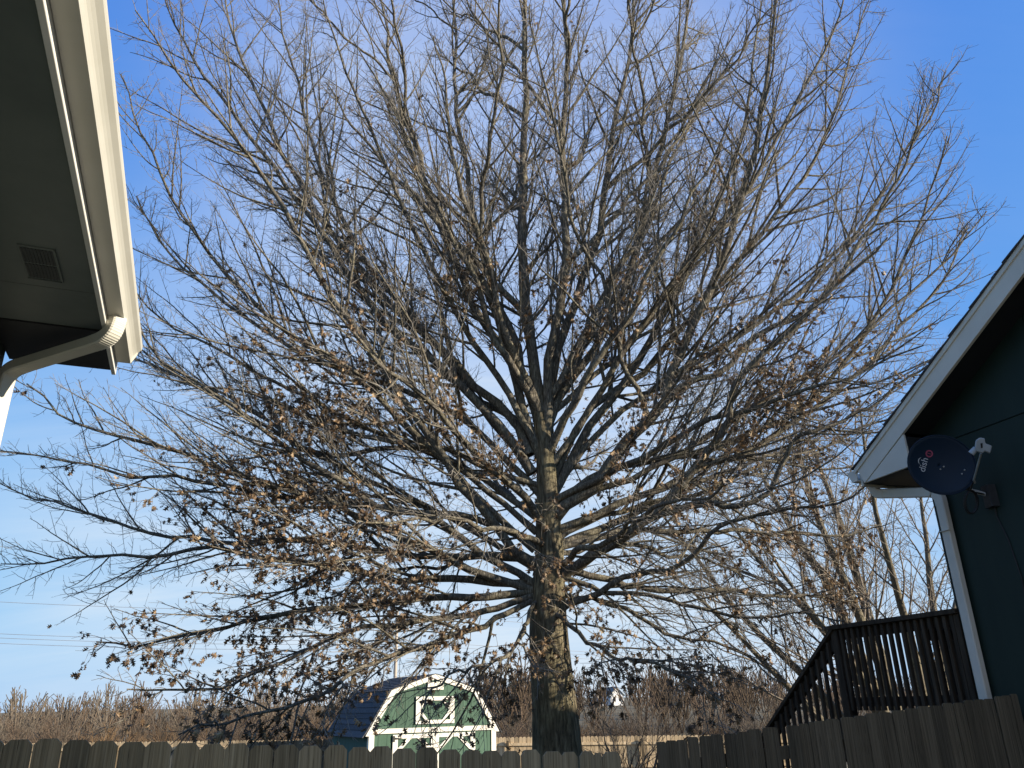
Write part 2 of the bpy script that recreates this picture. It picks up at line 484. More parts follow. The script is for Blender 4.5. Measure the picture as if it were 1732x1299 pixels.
hbox('fascia', M_FASCIA, -0.1, LX, -0.112, -0.088, zg - 0.05, zg + 0.17, bevel=0.002)
# soffit in panels that meet at fine joints
px = [0.49, 0.95, 3.39, 5.83, 8.27, 10.7, LX]
for i in range(len(px) - 1):
    hbox('soffit_panel', M_SOFFIT, px[i] + 0.003, px[i + 1] - 0.002, -0.68, -0.113, soz, soz + 0.012)
hbox('soffit_return', M_SOFFIT2, -0.1, 0.487, -0.68, -0.113, soz - 0.008, soz + 0.02)
vent = hbox('soffit_vent', M_SOFFIT, 1.045, 1.365, -0.415, -0.262, soz - 0.006, soz + 0.002, bevel=0.002)
for a0, a1 in ((1.06, 1.198), (1.212, 1.35)):
    MB().box(a0, a1, -0.407, -0.27, soz - 0.0075, soz - 0.004).build('vent_screen', M_VENT, vent)
    for k in range(9):
        y0 = -0.403 + k * 0.0148
        MB().box(a0, a1, y0, y0 + 0.006, soz - 0.011, soz - 0.0076).build('louvre', M_VENT, vent)
MB().box(1.045, 1.365, -0.262, -0.256, soz - 0.012, soz - 0.002).box(1.040, 1.045, -0.415, -0.256, soz - 0.012, soz - 0.002).build('vent_rim', M_SOFFIT, vent)
hbox('wall', M_GREEN, 0.02, LX, -7.2, -0.68, -0.4, soz + 0.03)
# gable wall above, roof slab
rise = 0.42
roofpoly = [(0.035, 0.135), (0.035, 0.165), (-3.9, 0.165 + 3.93 * rise), (-7.9, 0.165), (-7.9, 0.135), (-3.9, 0.135 + 3.93 * rise - 0.01)]
MB().prism(roofpoly, -0.14, LX, lambda p, q, d: (d, p, zg + q)).build('roof', M_SHINGLE, h1)
MB().prism([(-0.5, 0.0), (-7.3, 0.0), (-3.9, 1.45)], 0.03, LX - 0.05, lambda p, q, d: (d, p, zg + q)).build('gable_wall', M_GREEN, h1)
# downspout: outlet, elbow, run back to the wall, elbow, leg
def rect_prof(w, h, c=0.008):
    a, b = w / 2, h / 2
    return [(-a + c, -b), (a - c, -b), (a, -b + c), (a, b - c), (a - c, b), (-a + c, b), (-a, b - c), (-a, -b + c)]
def cr(pts, n):
    """Catmull-Rom"""
    P = [Vector(p) for p in pts]; P = [P[0] * 2 - P[1]] + P + [P[-1] * 2 - P[-2]]
    out = []
    segs = len(P) - 3
    for i in range(n):
        t = i / (n - 1) * segs; k = min(int(t), segs - 1); t -= k
        a, b, c, d = P[k:k + 4]
        out.append(0.5 * ((2 * b) + (c - a) * t + (2 * a - 5 * b + 4 * c - d) * t * t + (3 * b - a - 3 * c + d) * t ** 3))
    return out
BN = (0.73, -0.68, 0)
bend1 = cr([(0.655, -0.04, zg + 0.006), (0.654, -0.041, zg - 0.03), (0.640, -0.055, zg - 0.085), (0.605, -0.092, zg - 0.115), (0.55, -0.151, zg - 0.126)], 22)
run_ = [Vector((0.55, -0.151, zg - 0.126)), Vector((0.21, -0.517, zg - 0.16))]
bend2 = cr([(0.21, -0.517, zg - 0.16), (0.155, -0.576, zg - 0.168), (0.122, -0.612, zg - 0.19), (0.110, -0.625, zg - 0.225), (0.108, -0.628, zg - 0.275)], 22)
spout = MB().sweep(run_, rect_prof(0.066, 0.086), up=BN).build('downspout', M_DOWN, h1)
for nm_, b_ in (('upper_elbow', bend1), ('lower_elbow', bend2)):
    MB().sweep(b_, rect_prof(0.0675, 0.0875), up=BN).build(nm_, M_DOWN, spout)
    for k in range(3, 20):
        t = (Vector(b_[k + 1]) - Vector(b_[k - 1])).normalized() * 0.0018
        MB().sweep([b_[k] - t, b_[k] + t], rect_prof(0.0705, 0.0895), up=BN).build('crimp', M_DOWN, spout)
MB().sweep([(0.108, -0.628, zg - 0.27), (0.108, -0.63, 0.0)], rect_prof(0.066, 0.086), up=BN).build('spout_leg', M_DOWN, spout)

# ------------------------------------------------------------------ right house (gable end)
RK = atY(1622, 1014, 6.8)
ra = R(-71)
h2 = empty('house', (RK.x, RK.y, 0), ra)
tag(h2, 'dark green gable house with pale rake boards, behind the satellite dish', 'house')
# local: x along the gable wall (towards the viewer), y into the house, z up
RL = 5.8; RD = 13.0; ro = 0.30
def up_line(a): return 3.975 + 0.5585 * (a + 0.548)
apex = RL / 2
sz = 3.815
wallpoly = [(0.0, -0.3), (RL, -0.3), (RL, sz + 0.05), (RL, up_line(0) - 0.06), (apex, up_line(apex) - 0.06), (0.0, up_line(0) - 0.06)]
MB().prism(wallpoly, 0.0, RD, lambda p, q, d: (p, d, q)).build('wall', M_GREEN, h2)
# sheet siding: full-height panels with a small joint between, and the upper row over a seam
for i in range(5):
    a0, a1 = i * 1.2 + 0.004, min((i + 1) * 1.2 - 0.004, RL)
    MB().box(a0, a1, -0.012, 0.002, -0.3, 4.005).build('siding_panel', M_GREEN, h2)
    def top(a): return up_line(min(a, RL - a)) - 0.07
    poly = [(a0, 4.017), (a1, 4.017), (a1, max(4.02, top(a1)))] + ([(apex, top(apex))] if a0 < apex < a1 else []) + [(a0, max(4.02, top(a0)))]
    MB().prism(poly, -0.014, 0.002, lambda p, q, d: (p, d, q)).build('siding_panel', M_GREEN, h2)
MB().box(-0.02, 0.075, -0.03, 0.09, -0.3, sz + 0.02).build('corner_board', M_GREEN, h2, 0.003)
# rake boards (facing the viewer), return panel, soffits, roof with shingle courses
def pl(y0, y1): return lambda p, q, d: (p, d, q)
eav = -0.55
def lo_line(a): return up_line(a) - 0.205
def dripl(a): return up_line(a) - 0.033
rk = [(eav + 0.03, dripl(eav + 0.03)), (apex, dripl(apex)), (apex, lo_line(apex)), (-0.13 - 0.33, lo_line(-0.46)), (eav + 0.06, 3.815)]
def rake(side):
    mir = (lambda p: p) if side > 0 else (lambda p: RL - p)
    f = lambda p, q, d: (mir(p), d, q)
    MB().prism([(eav + 0.02, dripl(eav + 0.02)), (apex, dripl(apex)), (apex, lo_line(apex)), (-0.42, lo_line(-0.42)), (eav + 0.075, 3.813)], -ro, -ro + 0.03, f).build('rake_board', M_RAKE, h2, 0.002)
    MB().prism([(eav - 0.01, up_line(eav - 0.01)), (apex, up_line(apex)), (apex, up_line(apex) - 0.045), (eav - 0.01, up_line(eav - 0.01) - 0.045)], -ro - 0.014, -ro + 0.02, f).build('drip_edge', M_RAKE, h2, 0.002)
    MB().prism([(eav + 0.085, 3.816), (0.081, 3.822), (0.074, 4.11), (-0.42, lo_line(-0.42) - 0.003)], -ro + 0.006, -ro + 0.028, f).build('eave_return', M_RAKE, h2, 0.002)
    MB().prism([(0.07, lo_line(0.07) + 0.01), (apex, lo_line(apex) + 0.01), (apex, lo_line(apex) + 0.035), (0.07, lo_line(0.07) + 0.035)], -ro + 0.03, -0.002, f).build('rake_soffit', M_SOFFIT2, h2)
    MB().box(*sorted((mir(eav + 0.04), mir(-0.021))), -ro + 0.03, RD, 3.818, 3.836).build('eave_soffit', M_SOFFIT2, h2)
    MB().box(*sorted((mir(0.0), mir(0.081))), -ro + 0.03, -0.013, 3.824, 4.09).build('return_side', M_SOFFIT2, h2)
    MB().prism([(eav - 0.012, up_line(eav) + 0.006 - 0.004), (apex, up_line(apex) + 0.006), (apex, up_line(apex) - 0.03), (eav - 0.012, up_line(eav) - 0.034)], -ro + 0.022, RD + 0.3, f).build('roof', M_SHINGLE, h2)
    n = 28; L = apex - eav
    for k in range(n):
        a0 = eav - 0.03 + k * L / n; a1 = min(a0 + L / n * 1.28, apex + 0.01)
        j = 0.006 * math.sin(k * 2.7)
        q0, q1 = up_line(a0) + 0.016, up_line(a1) + 0.006
        MB().prism([(a0, q0), (a1, q1), (a1, q1 - 0.009), (a0, q0 - 0.009)], -ro - 0.03 + j, RD + 0.3, f).build('shingle_course', M_SHINGLE, h2)
    MB().box(*sorted((mir(eav + 0.005), mir(eav + 0.03))), -ro + 0.03, RD, 3.80, 3.95).build('fascia', M_RAKE, h2)
    gp = [(0.0, 0.0), (-0.075, 0.0), (-0.085, 0.03), (-0.1, 0.06), (-0.115, 0.075), (-0.115, 0.105), (-0.108, 0.105), (-0.1, 0.08), (-0.08, 0.05), (-0.07, 0.008), (0.0, 0.008)]
    MB().prism([(eav + 0.004 + p, 3.852 + q) for p, q in gp], -ro + 0.0, RD, f).build('gutter', M_RAKE, h2)
    MB().prism([(eav + 0.003 + p, 3.853 + q) for p, q in gp[:6]] + [(eav, 3.852 + 0.105)], -ro - 0.004, -ro + 0.004, f).build('gutter_end_cap', M_RAKE, h2)
rake(1); rake(-1)
# downspout of this house: from the gutter end back to the corner and down the wall
sp2 = MB().sweep([(-0.5, -0.07, 3.735), (0.0, -0.055, 3.625)], rect_prof(0.06, 0.085)).build('downspout', M_SPOUT, h2)
e1 = cr([(-0.605, -0.075, 3.856), (-0.602, -0.075, 3.80), (-0.57, -0.073, 3.755), (-0.49, -0.07, 3.733)], 10)
MB().sweep(e1, rect_prof(0.064, 0.088), up=(0.9, 0, 0.4)).build('upper_elbow', M_SPOUT, sp2)
e2 = cr([(-0.01, -0.056, 3.627), (0.045, -0.055, 3.61), (0.085, -0.055, 3.56), (0.092, -0.055, 3.49)], 10)
MB().sweep(e2, rect_prof(0.064, 0.088), up=(-0.9, 0, 0.4)).build('lower_elbow', M_SPOUT, sp2)
MB().sweep([(0.092, -0.055, 3.5), (0.092, -0.055, 0.1)], rect_prof(0.06, 0.085), up=(-1, 0, 0)).build('spout_leg', M_SPOUT, sp2)
MB().box(0.045, 0.14, -0.1, -0.05, 3.27, 3.276).build('spout_joint', M_SPOUT, sp2)

# cable stapled down the wall
def hl(a, b, z): return (a, -b, z)
def h2w(a, b, z):
    c, s = math.cos(ra), math.sin(ra)
    return Vector((RK.x + a * c + b * s, RK.y + a * s - b * c, z))
cab = MB().tube([hl(*p) for p in ((0.56, 0.03, 3.46), (0.55, 0.018, 3.3), (0.60, 0.018, 3.1), (0.63, 0.018, 2.8), (0.60, 0.018, 2.5), (0.58, 0.018, 2.2), (0.6, 0.018, 1.5), (0.6, 0.018, 0.2))], 0.005, 6).build('wall_cable', M_CABLE, h2)

# ------------------------------------------------------------------ satellite dish
dc = atD(1593, 786, 6.38)
dn = (CAM - dc).normalized()
right = (CM @ Vector((1, 0, 0))).normalized()
upv = (CM @ Vector((0, 1, 0))).normalized()
dn = (dn + right * 0.30 + upv * 0.10).normalized()
tx = (upv * 0.95 + right * 0.3); tx = (tx - dn * tx.dot(dn)).normalized()      # direction the print reads in
ty = dn.cross(tx).normalized()                                                   # "up" of the print: to the left
dish = empty('satellite_dish', h2w(0.52, 0.0, 3.47))
tag(dish, 'navy blue satellite dish with receiver arm mounted on the green gable wall', 'satellite dish')
dinv = Vector(dish.location)
A, B_ = 0.235, 0.254
def dpt(r, a, off=0.0):
    x, y = r * A * math.cos(a), r * B_ * math.sin(a)
    d = -0.055 * (1 - r * r) + off
    return dc + tx * x + ty * y + dn * d - dinv
V = []; Fc = []
NR, NA = 10, 48
for j in range(NR + 1):
    for k in range(NA): V.append(dpt(max(j / NR, 0.002), 2 * math.pi * k / NA))
for j in range(NR):
    for k in range(NA):
        Fc.append((j * NA + k, j * NA + (k + 1) % NA, (j + 1) * NA + (k + 1) % NA, (j + 1) * NA + k))
refl = mesh_from('reflector', V, Fc, M_DISH, dish, True)
so = refl.modifiers.new('thick', 'SOLIDIFY'); so.thickness = 0.006; so.offset = 1
rim = MB().tube([dpt(1.0, 2 * math.pi * k / 48) for k in range(49)], 0.005, 6).build('rim', M_DISH, dish)
def on_dish(x, y, off=0.0025):
    r2 = (x / A) ** 2 + (y / B_) ** 2
    return dc + tx * x + ty * y + dn * (-0.055 * (1 - r2) + off) - dinv
def flat_text(body, size, name, mat, ox, oy):
    c = bpy.data.curves.new(name, 'FONT'); c.body = body; c.size = size; c.align_x = 'CENTER'; c.align_y = 'CENTER'
    c.resolution_u = 3
    t = bpy.data.objects.new(name, c); COL.objects.link(t)
    bpy.context.view_layer.update()
    me = bpy.data.meshes.new_from_object(t.evaluated_get(bpy.context.evaluated_depsgraph_get()))
    bpy.data.objects.remove(t, do_unlink=True)
    for v in me.vertices: v.co = on_dish(v.co.x + ox, v.co.y + oy)
    me.materials.clear(); me.materials.append(mat)
    o = bpy.data.objects.new(name, me); link(o, refl); return o
flat_text('dish', 0.075, 'white_lettering', M_DISHW, -0.035, 0.118)
arc = MB()
for k in range(14):
    a0, a1 = R(35 + k * 9), R(35 + (k + 1) * 9)
    w0, w1 = 0.001 + 0.006 * math.sin(math.pi * k / 14), 0.001 + 0.006 * math.sin(math.pi * (k + 1) / 14)
    q = [(-0.012 + 0.034 * math.cos(a), 0.132 + 0.03 * math.sin(a), r) for a, r in ((a0, 0), (a1, 0), (a1, w1), (a0, w0))]
    arc.add([on_dish(x, y + w) for x, y, w in q], [(0, 1, 2, 3)])
arc.build('white_swoosh', M_DISHW, refl)
ring = MB()
for k in range(24):
    a0, a1 = 2 * math.pi * k / 24, 2 * math.pi * (k + 1) / 24
    ring.add([on_dish(0.065 + r * math.cos(a), 0.10 + r * math.sin(a)) for a, r in ((a0, 0.019), (a1, 0.019), (a1, 0.029), (a0, 0.029))], [(0, 1, 2, 3)])
ring.build('red_ring', M_DISHR, refl)
flat_text('I', 0.05, 'red_letter', M_DISHR, 0.066, 0.10)
for x, y in ((0.0, -0.03), (-0.028, -0.012), (0.018, -0.175), (-0.018, -0.165)):
    p = on_dish(x, y, 0.0)
    MB().tube([p, p + dn * 0.006], 0.006, 8).build('bolt', M_STEEL, refl)
pe = dc - ty * 0.268 - dn * 0.02 + tx * (-0.06) - dinv
lnb = atD(1662, 757, 5.98) - dinv
armb = atD(1647, 812, 6.3) - dinv
MB().tube([pe, armb, lnb - (lnb - armb) * 0.16], 0.0085, 8).build('receiver_arm', M_STEEL, dish)
l0 = MB()
fx, fy = right, upv
def lp(x, y, d): return lnb + fx * x + fy * y + (CAM - dc).normalized() * d
body = [(-0.052, 0.055), (-0.02, 0.075), (0.015, 0.068), (0.02, 0.03), (0.07, 0.012), (0.055, -0.045), (0.012, -0.026), (0.002, -0.045), (-0.045, -0.03), (-0.06, 0.0)]
receiver = l0.prism(body, -0.03, 0.03, lambda p, q, d: lp(p, q, d)).build('receiver', M_LNB, dish, 0.006)
MB().tube([lp(-0.05, -0.005, 0), lp(-0.085, -0.045, -0.01)], [0.02, 0.024], 12).build('feed_horn', M_LNB, receiver)
MB().prism([(-0.018, 0.03), (-0.002, 0.034), (0.0, -0.002), (-0.014, -0.006)], 0.0295, 0.0315, lambda p, q, d: lp(p, q, d)).build('receiver_mark', M_CABLE, receiver)
mount = h2w(0.55, 0.0, 3.46) - dinv
mb = atD(1640, 829, 6.42) - dinv
MB().tube([mb, mount.lerp(mb, 0.22)], 0.016, 10).build('mast', M_STEEL, dish)
MB().tube([mount.lerp(mb, 0.24), mount], 0.022, 10).box(mount.x - 0.06, mount.x + 0.06, mount.y - 0.05, mount.y + 0.05, mount.z - 0.09, mount.z + 0.09).build('wall_bracket', M_BLACK, dish, 0.004)
MB().tube([mb, dc - dn * 0.065 - ty * 0.12 - dinv], 0.02, 8).build('back_bracket', M_BLACK, dish)
lc = atD(1641, 845, 6.36) - dinv
loop = []
for k in range(60):
    a = 2 * math.pi * k / 20
    loop.append(lc + right * (0.05 * math.sin(a) + 0.004 * (k // 20)) + upv * (-0.02 + 0.09 * math.cos(a)) + dn * 0.006 * (k // 20))
MB().tube([lnb - (lnb - armb) * 0.2, armb + upv * 0.01] + loop + [mount.lerp(mb, 0.3), mount + Vector((0, 0, -0.06))], 0.007, 6).build('cable_loop', M_CABLE, dish)

# ------------------------------------------------------------------ deck with stairs behind the right fence
deck = empty('deck', (RK.x, RK.y, 0), ra)
tag(deck, 'dark brown raised wooden deck with baluster railing and stairs beside green house', 'deck')
TZ = 2.655; FZ = 1.83; PA = -1.52
def dbox(name, x0, x1, y0, y1, z0, z1, par=deck, bev=0.003):
    return MB().box(x0, x1, y0, y1, z0, z1).build(name, M_DECK, par, bev)
FA = PA
gA = Gz(*h2w(PA, 0, 0).xy)
for a, b in ((PA, 0.0), (-0.05, 0.0), (PA, 1.05), (PA, 3.2)):
    dbox('post', a - 0.047, a + 0.047, -0.047 + b, 0.047 + b, gA - 0.5, TZ - 0.04)
# cap rail, top rail, bottom rail on the side facing the viewer
dbox('cap_rail', PA - 0.09, 0.0, -0.075, 0.07, TZ - 0.04, TZ)
dbox('top_rail', PA + 0.047, -0.022, -0.019, 0.019, TZ - 0.135, TZ - 0.041)
dbox('bottom_rail', PA + 0.047, -0.022, -0.019, 0.019, FZ + 0.085, FZ + 0.165)
bal = None
def baluster(x, y, z0, z1):
    global bal
    if bal is None:
        bal = MB().box(-0.0155, 0.0155, -0.0155, 0.0155, 0, 1).build('baluster', M_DECK, deck)
        o = bal
    else:
        o = bal.copy(); COL.objects.link(o); o.parent = deck
    o.location = (x, y, z0); o.scale = (1, 1, z1 - z0)
    return o
nb = 18
for k in range(nb):
    baluster(PA + 0.1 + k * (abs(PA) - 0.17) / (nb - 1), -0.037, FZ + 0.05, TZ - 0.045)
# back railing, beyond the head of the stairs
dbox('cap_rail', PA - 0.07, PA + 0.07, 1.0, 3.25, TZ - 0.04, TZ)
dbox('top_rail', PA - 0.019, PA + 0.019, 1.1, 3.15, TZ - 0.135, TZ - 0.041)
dbox('bottom_rail', PA - 0.019, PA + 0.019, 1.1, 3.15, FZ + 0.085, FZ + 0.165)
for k in range(16): baluster(PA - 0.037, 1.25 + k * 0.125, FZ + 0.05, TZ - 0.045)
k = PA
while k < -0.05:
    dbox('floor_board', k, min(k + 0.137, -0.01), -0.03, 3.2, FZ - 0.03, FZ, bev=0.0)
    k += 0.142
dbox('rim_joist', PA + 0.048, -0.02, -0.028, 0.01, FZ - 0.2, FZ - 0.031)
for b in (0.8, 1.6, 2.4): dbox('joist', PA, -0.02, b - 0.019, b + 0.019, FZ - 0.2, FZ - 0.031)
# stairs run on in the same line, away from the house corner
ST = 0.72
SLN = 2.9
for b in (0.0, 1.05):
    MB().prism([(PA - 0.05, FZ - 0.03), (PA - SLN, FZ - 0.03 - (SLN - 0.05) * ST), (PA - SLN, FZ - 0.3 - (SLN - 0.05) * ST), (PA - 0.05, FZ - 0.3)], b - 0.019, b + 0.019, lambda p, q, d: (p, d, q)).build('stringer', M_DECK, deck)
for i in range(1, 11):
    x1 = PA - 0.05 - 0.265 * (i - 1); zt_ = FZ - i * 0.19
    dbox('tread', x1 - 0.27, x1, 0.02, 1.03, zt_ - 0.035, zt_)
rx = lambda x: TZ - 0.005 + (x - PA) * ST
XE = PA - 2.75
for b in (0.0,):
    f = lambda p, q, d: (p, d, q)
    MB().prism([(PA + 0.02, rx(PA + 0.02)), (XE, rx(XE)), (XE, rx(XE) - 0.045), (PA + 0.02, rx(PA + 0.02) - 0.045)], b - 0.07, b + 0.065, f).build('stair_cap_rail', M_DECK, deck, 0.003)
    MB().prism([(PA - 0.048, rx(PA - 0.048) - 0.046), (XE, rx(XE) - 0.046), (XE, rx(XE) - 0.17), (PA - 0.048, rx(PA - 0.048) - 0.17)], b - 0.019, b + 0.019, f).build('stair_top_rail', M_DECK, deck, 0.003)
    MB().prism([(PA - 0.048, rx(PA - 0.048) - 0.78), (XE, rx(XE) - 0.78), (XE, rx(XE) - 0.86), (PA - 0.048, rx(PA - 0.048) - 0.86)], b - 0.019, b + 0.019, f).build('stair_bottom_rail', M_DECK, deck, 0.003)
    for k in range(26):
        x = PA - 0.12 - k * 0.101
        baluster(x, b - 0.037, rx(x) - 0.88, rx(x) - 0.06)
    gB = Gz(*h2w(XE, -b, 0).xy)
    dbox('post', XE - 0.047, XE + 0.047, b - 0.047, b + 0.047, gB - 0.3, rx(XE) - 0.02)

# ------------------------------------------------------------------ fences
def picket_mesh(name, mat, w=1.0, h=1.85, t=0.017, ear=0.03, relw=0.14):
    e = ear / relw
    poly = [(-.5, 0), (.5, 0), (.5, h - ear), (.5 - e, h), (-.5 + e, h), (-.5, h - ear)]
    me = MB().prism(poly, -t / 2, t / 2, lambda p, q, d: (p, d, q))
    m = bpy.data.meshes.new(name)
    m.from_pydata(me.v, [], me.f); m.update()
    bm = bmesh.new(); bm.from_mesh(m); bmesh.ops.recalc_face_normals(bm, faces=bm.faces)
    bm.to_mesh(m); bm.free()
    m.materials.append(mat)
    return m

rnd = random.Random(4)
def fence(label, mat, P1, P2, z1, z2, edges, relw, rails, posts, rail_side, ear=0.03, H=1.86, gap=0.006, gaps=(), pmat=None):
    """edges: distances along the line where pickets meet; top falls linearly z1..z2"""
    P1 = Vector((*P1, 0)); P2 = Vector((*P2, 0))
    d = (P2 - P1); L = d.length; d.normalize()
    f = empty('picket_fence', P1, math.atan2(d.y, d.x))
    tag(f, label, 'fence')
    me = picket_mesh('picket', mat, 1.0, H, 0.017, ear, relw)
    zt = lambda s: z1 + (z2 - z1) * s / L
    for i in range(len(edges) - 1):
        a, b = edges[i], edges[i + 1]
        if (i in gaps): continue
        w = b - a - gap
        o = bpy.data.objects.new('picket', me); link(o, f)
        o.scale = (w, 1, 1)
        o.location = ((a + b) / 2, rnd.uniform(-0.002, 0.002), zt((a + b) / 2) - H + rnd.uniform(-0.006, 0.006))
        o.rotation_euler = (0, rnd.uniform(-0.004, 0.004), rnd.uniform(-0.03, 0.03))
    s0, s1 = edges[0], edges[-1]
    for dz in rails:
        m = MB()
        y0, y1 = (0.0112, 0.05) if rail_side > 0 else (-0.05, -0.0112)
        m.add([(s0, y0, zt(s0) - dz - 0.09), (s1, y0, zt(s1) - dz - 0.09), (s1, y1, zt(s1) - dz - 0.09), (s0, y1, zt(s0) - dz - 0.09),
               (s0, y0, zt(s0) - dz), (s1, y0, zt(s1) - dz), (s1, y1, zt(s1) - dz), (s0, y1, zt(s0) - dz)],
              [(0, 3, 2, 1), (4, 5, 6, 7), (0, 1, 5, 4), (1, 2, 6, 5), (2, 3, 7, 6), (3, 0, 4, 7)])
        m.build('rail', mat, f)
    for s in posts:
        y0, y1 = (0.0505, 0.14) if rail_side > 0 else (-0.14, -0.0505)
        o = MB().box(s - 0.045, s + 0.045, y0, y1, zt(s) - H - 0.35, zt(s) - 0.12).build('post', pmat or mat, f)
    return f, d, L

def edges_on(P1, P2, zt1, zt2, us, voff):
    a = Vector((*P1, 0)); b = Vector((*P2, 0)); d = (b - a).normalized(); n = Vector((d.y, -d.x, 0))
    return [(onp(u, v, a, n) - a).dot(d) for u, v in zip(us, voff)]

# near fence: the picket joints as they stand in the photograph
NU = [5.8, 55, 104, 151.5, 199, 245, 291.6, 336, 379.6, 423, 465, 507, 547, 587, 625, 664, 704, 741, 778, 814, 849, 882, 915, 949.5, 978, 1004, 1019, 1050]
NV = [1265 + 10 * (u / 1050) for u in NU]
NP1, NP2 = (-2.766, 4.9), (0.643, 5.8)
ed = edges_on(NP1, NP2, 0, 0, NU, NV)
ed = [ed[0] - 0.152 * k for k in range(7, 0, -1)] + ed
Ln_ = (Vector(NP2) - Vector(NP1)).length
fence('weathered grey board fence in shade, with wide dog-eared pickets, in front of the shed', M_FENCE, NP1, NP2, 1.877, 1.69, ed, 0.145, (0.16, 0.9, 1.6), (ed[0] + 0.1, 0.35, 2.2, ed[-1] - 0.06), 1)
RU = [1108.7, 1124.8, 1143.9, 1163, 1181.4, 1201.6, 1222.4, 1243.8, 1265, 1288, 1313.9, 1327.7, 1349.7, 1366, 1374, 1398, 1420, 1442.6, 1461.7, 1483.6, 1506, 1528, 1549.6, 1571, 1594, 1611, 1628.6, 1645.3, 1663.4, 1679.5, 1694, 1708, 1720]
RV = [1256 - (u - 1110) / 608 * 82 for u in RU]
RP1, RP2 = (1.026, 6.6), (3.72, 6.42)
ed2 = edges_on(RP1, RP2, 0, 0, RU, RV)
zr1 = atY(1110, 1256, 6.6).z; zr2 = onp(1718, 1174, Vector((RP1[0], RP1[1], 0)), Vector((RP2[1] - RP1[1], RP1[0] - RP2[0], 0)).normalized()).z
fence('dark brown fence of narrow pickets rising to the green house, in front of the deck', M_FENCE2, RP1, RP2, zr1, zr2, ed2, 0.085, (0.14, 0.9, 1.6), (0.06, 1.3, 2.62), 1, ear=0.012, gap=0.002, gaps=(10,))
# far fence, rails and posts towards the viewer, in the sun
FP1, FP2 = (-20.5, 33.0), (10.2, 31.5)
FLN = (Vector(FP2) - Vector(FP1)).length
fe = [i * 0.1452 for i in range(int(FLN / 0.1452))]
fence('sunlit tan wooden fence running behind the shed and the trunk', M_FENCE3, FP1, FP2, 1.05, 0.81, fe, 0.14, (0.2, 0.95, 1.6), [i * 2.44 + 0.55 for i in range(13)], -1, ear=0.04, gap=0.012, pmat=M_FENCE2)

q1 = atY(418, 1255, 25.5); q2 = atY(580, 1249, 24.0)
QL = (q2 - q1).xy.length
fence('dark run of pickets, shade put into their colour, at the left of the shed, before the sunlit fence', M_FENCE2, (q1.x, q1.y), (q2.x, q2.y), q1.z, q2.z, [i * 0.1452 for i in range(int(QL / 0.1452))], 0.14, (0.2, 0.95, 1.6), (0.1, 1.3, QL - 0.15), -1)  # shade on this run is painted in by the darker wood

# ------------------------------------------------------------------ barn shed
sa = R(29)
Sw = Vector((math.cos(sa), math.sin(sa), 0)); Sn = Vector((Sw.y, -Sw.x, 0))
SP = atY(735, 1240, 17.6)
shed = empty('garden_shed', (SP.x, SP.y, 0), sa)
tag(shed, 'green barn-style shed with white trim, gambrel roof and double doors', 'shed')
# local x along the front, y into the shed, z up
KX = 0.955
HW = 1.44 * KX; EX = 1.52 * KX; BX = 1.005 * KX; EZ = 1.515; BZ = 2.30; PZ = 2.605; SD = 2.45
gs = Gz(SP.x, SP.y)
def gam(x):
    x = abs(x)
    return PZ - (PZ - BZ) * x / BX if x < BX else BZ - (BZ - EZ) * (x - BX) / (EX - BX)
nbd = 15
for i in range(nbd):
    x0 = -HW + i * 2 * HW / nbd; x1 = x0 + 2 * HW / nbd - 0.007
    pts = [(x0, gs - 0.1), (x1, gs - 0.1), (x1, gam(x1) - 0.03)] + [(b, gam(b) - 0.03) for b in (BX, 0.0, -BX) if x0 < b < x1] + [(x0, gam(x0) - 0.03)]
    MB().prism(pts, 0.0, 0.016, lambda p, q, d: (p, d, q)).build('siding_board', M_SHEDGREEN, shed)
MB().prism([(-HW, gs - 0.1), (HW, gs - 0.1), (HW, EZ - 0.02), (BX, BZ - 0.05), (0, PZ - 0.05), (-BX, BZ - 0.05), (-HW, EZ - 0.02)], 0.017, SD - 0.03, lambda p, q, d: (p, d, q)).build('wall', M_SHEDSIDE, shed)
for k in range(12):
    MB().box(-HW - 0.014, -HW + 0.002, 0.02 + k * 0.2, 0.215 + k * 0.2, gs - 0.1, EZ + 0.05).build('side_board', M_SHEDSIDE, shed)
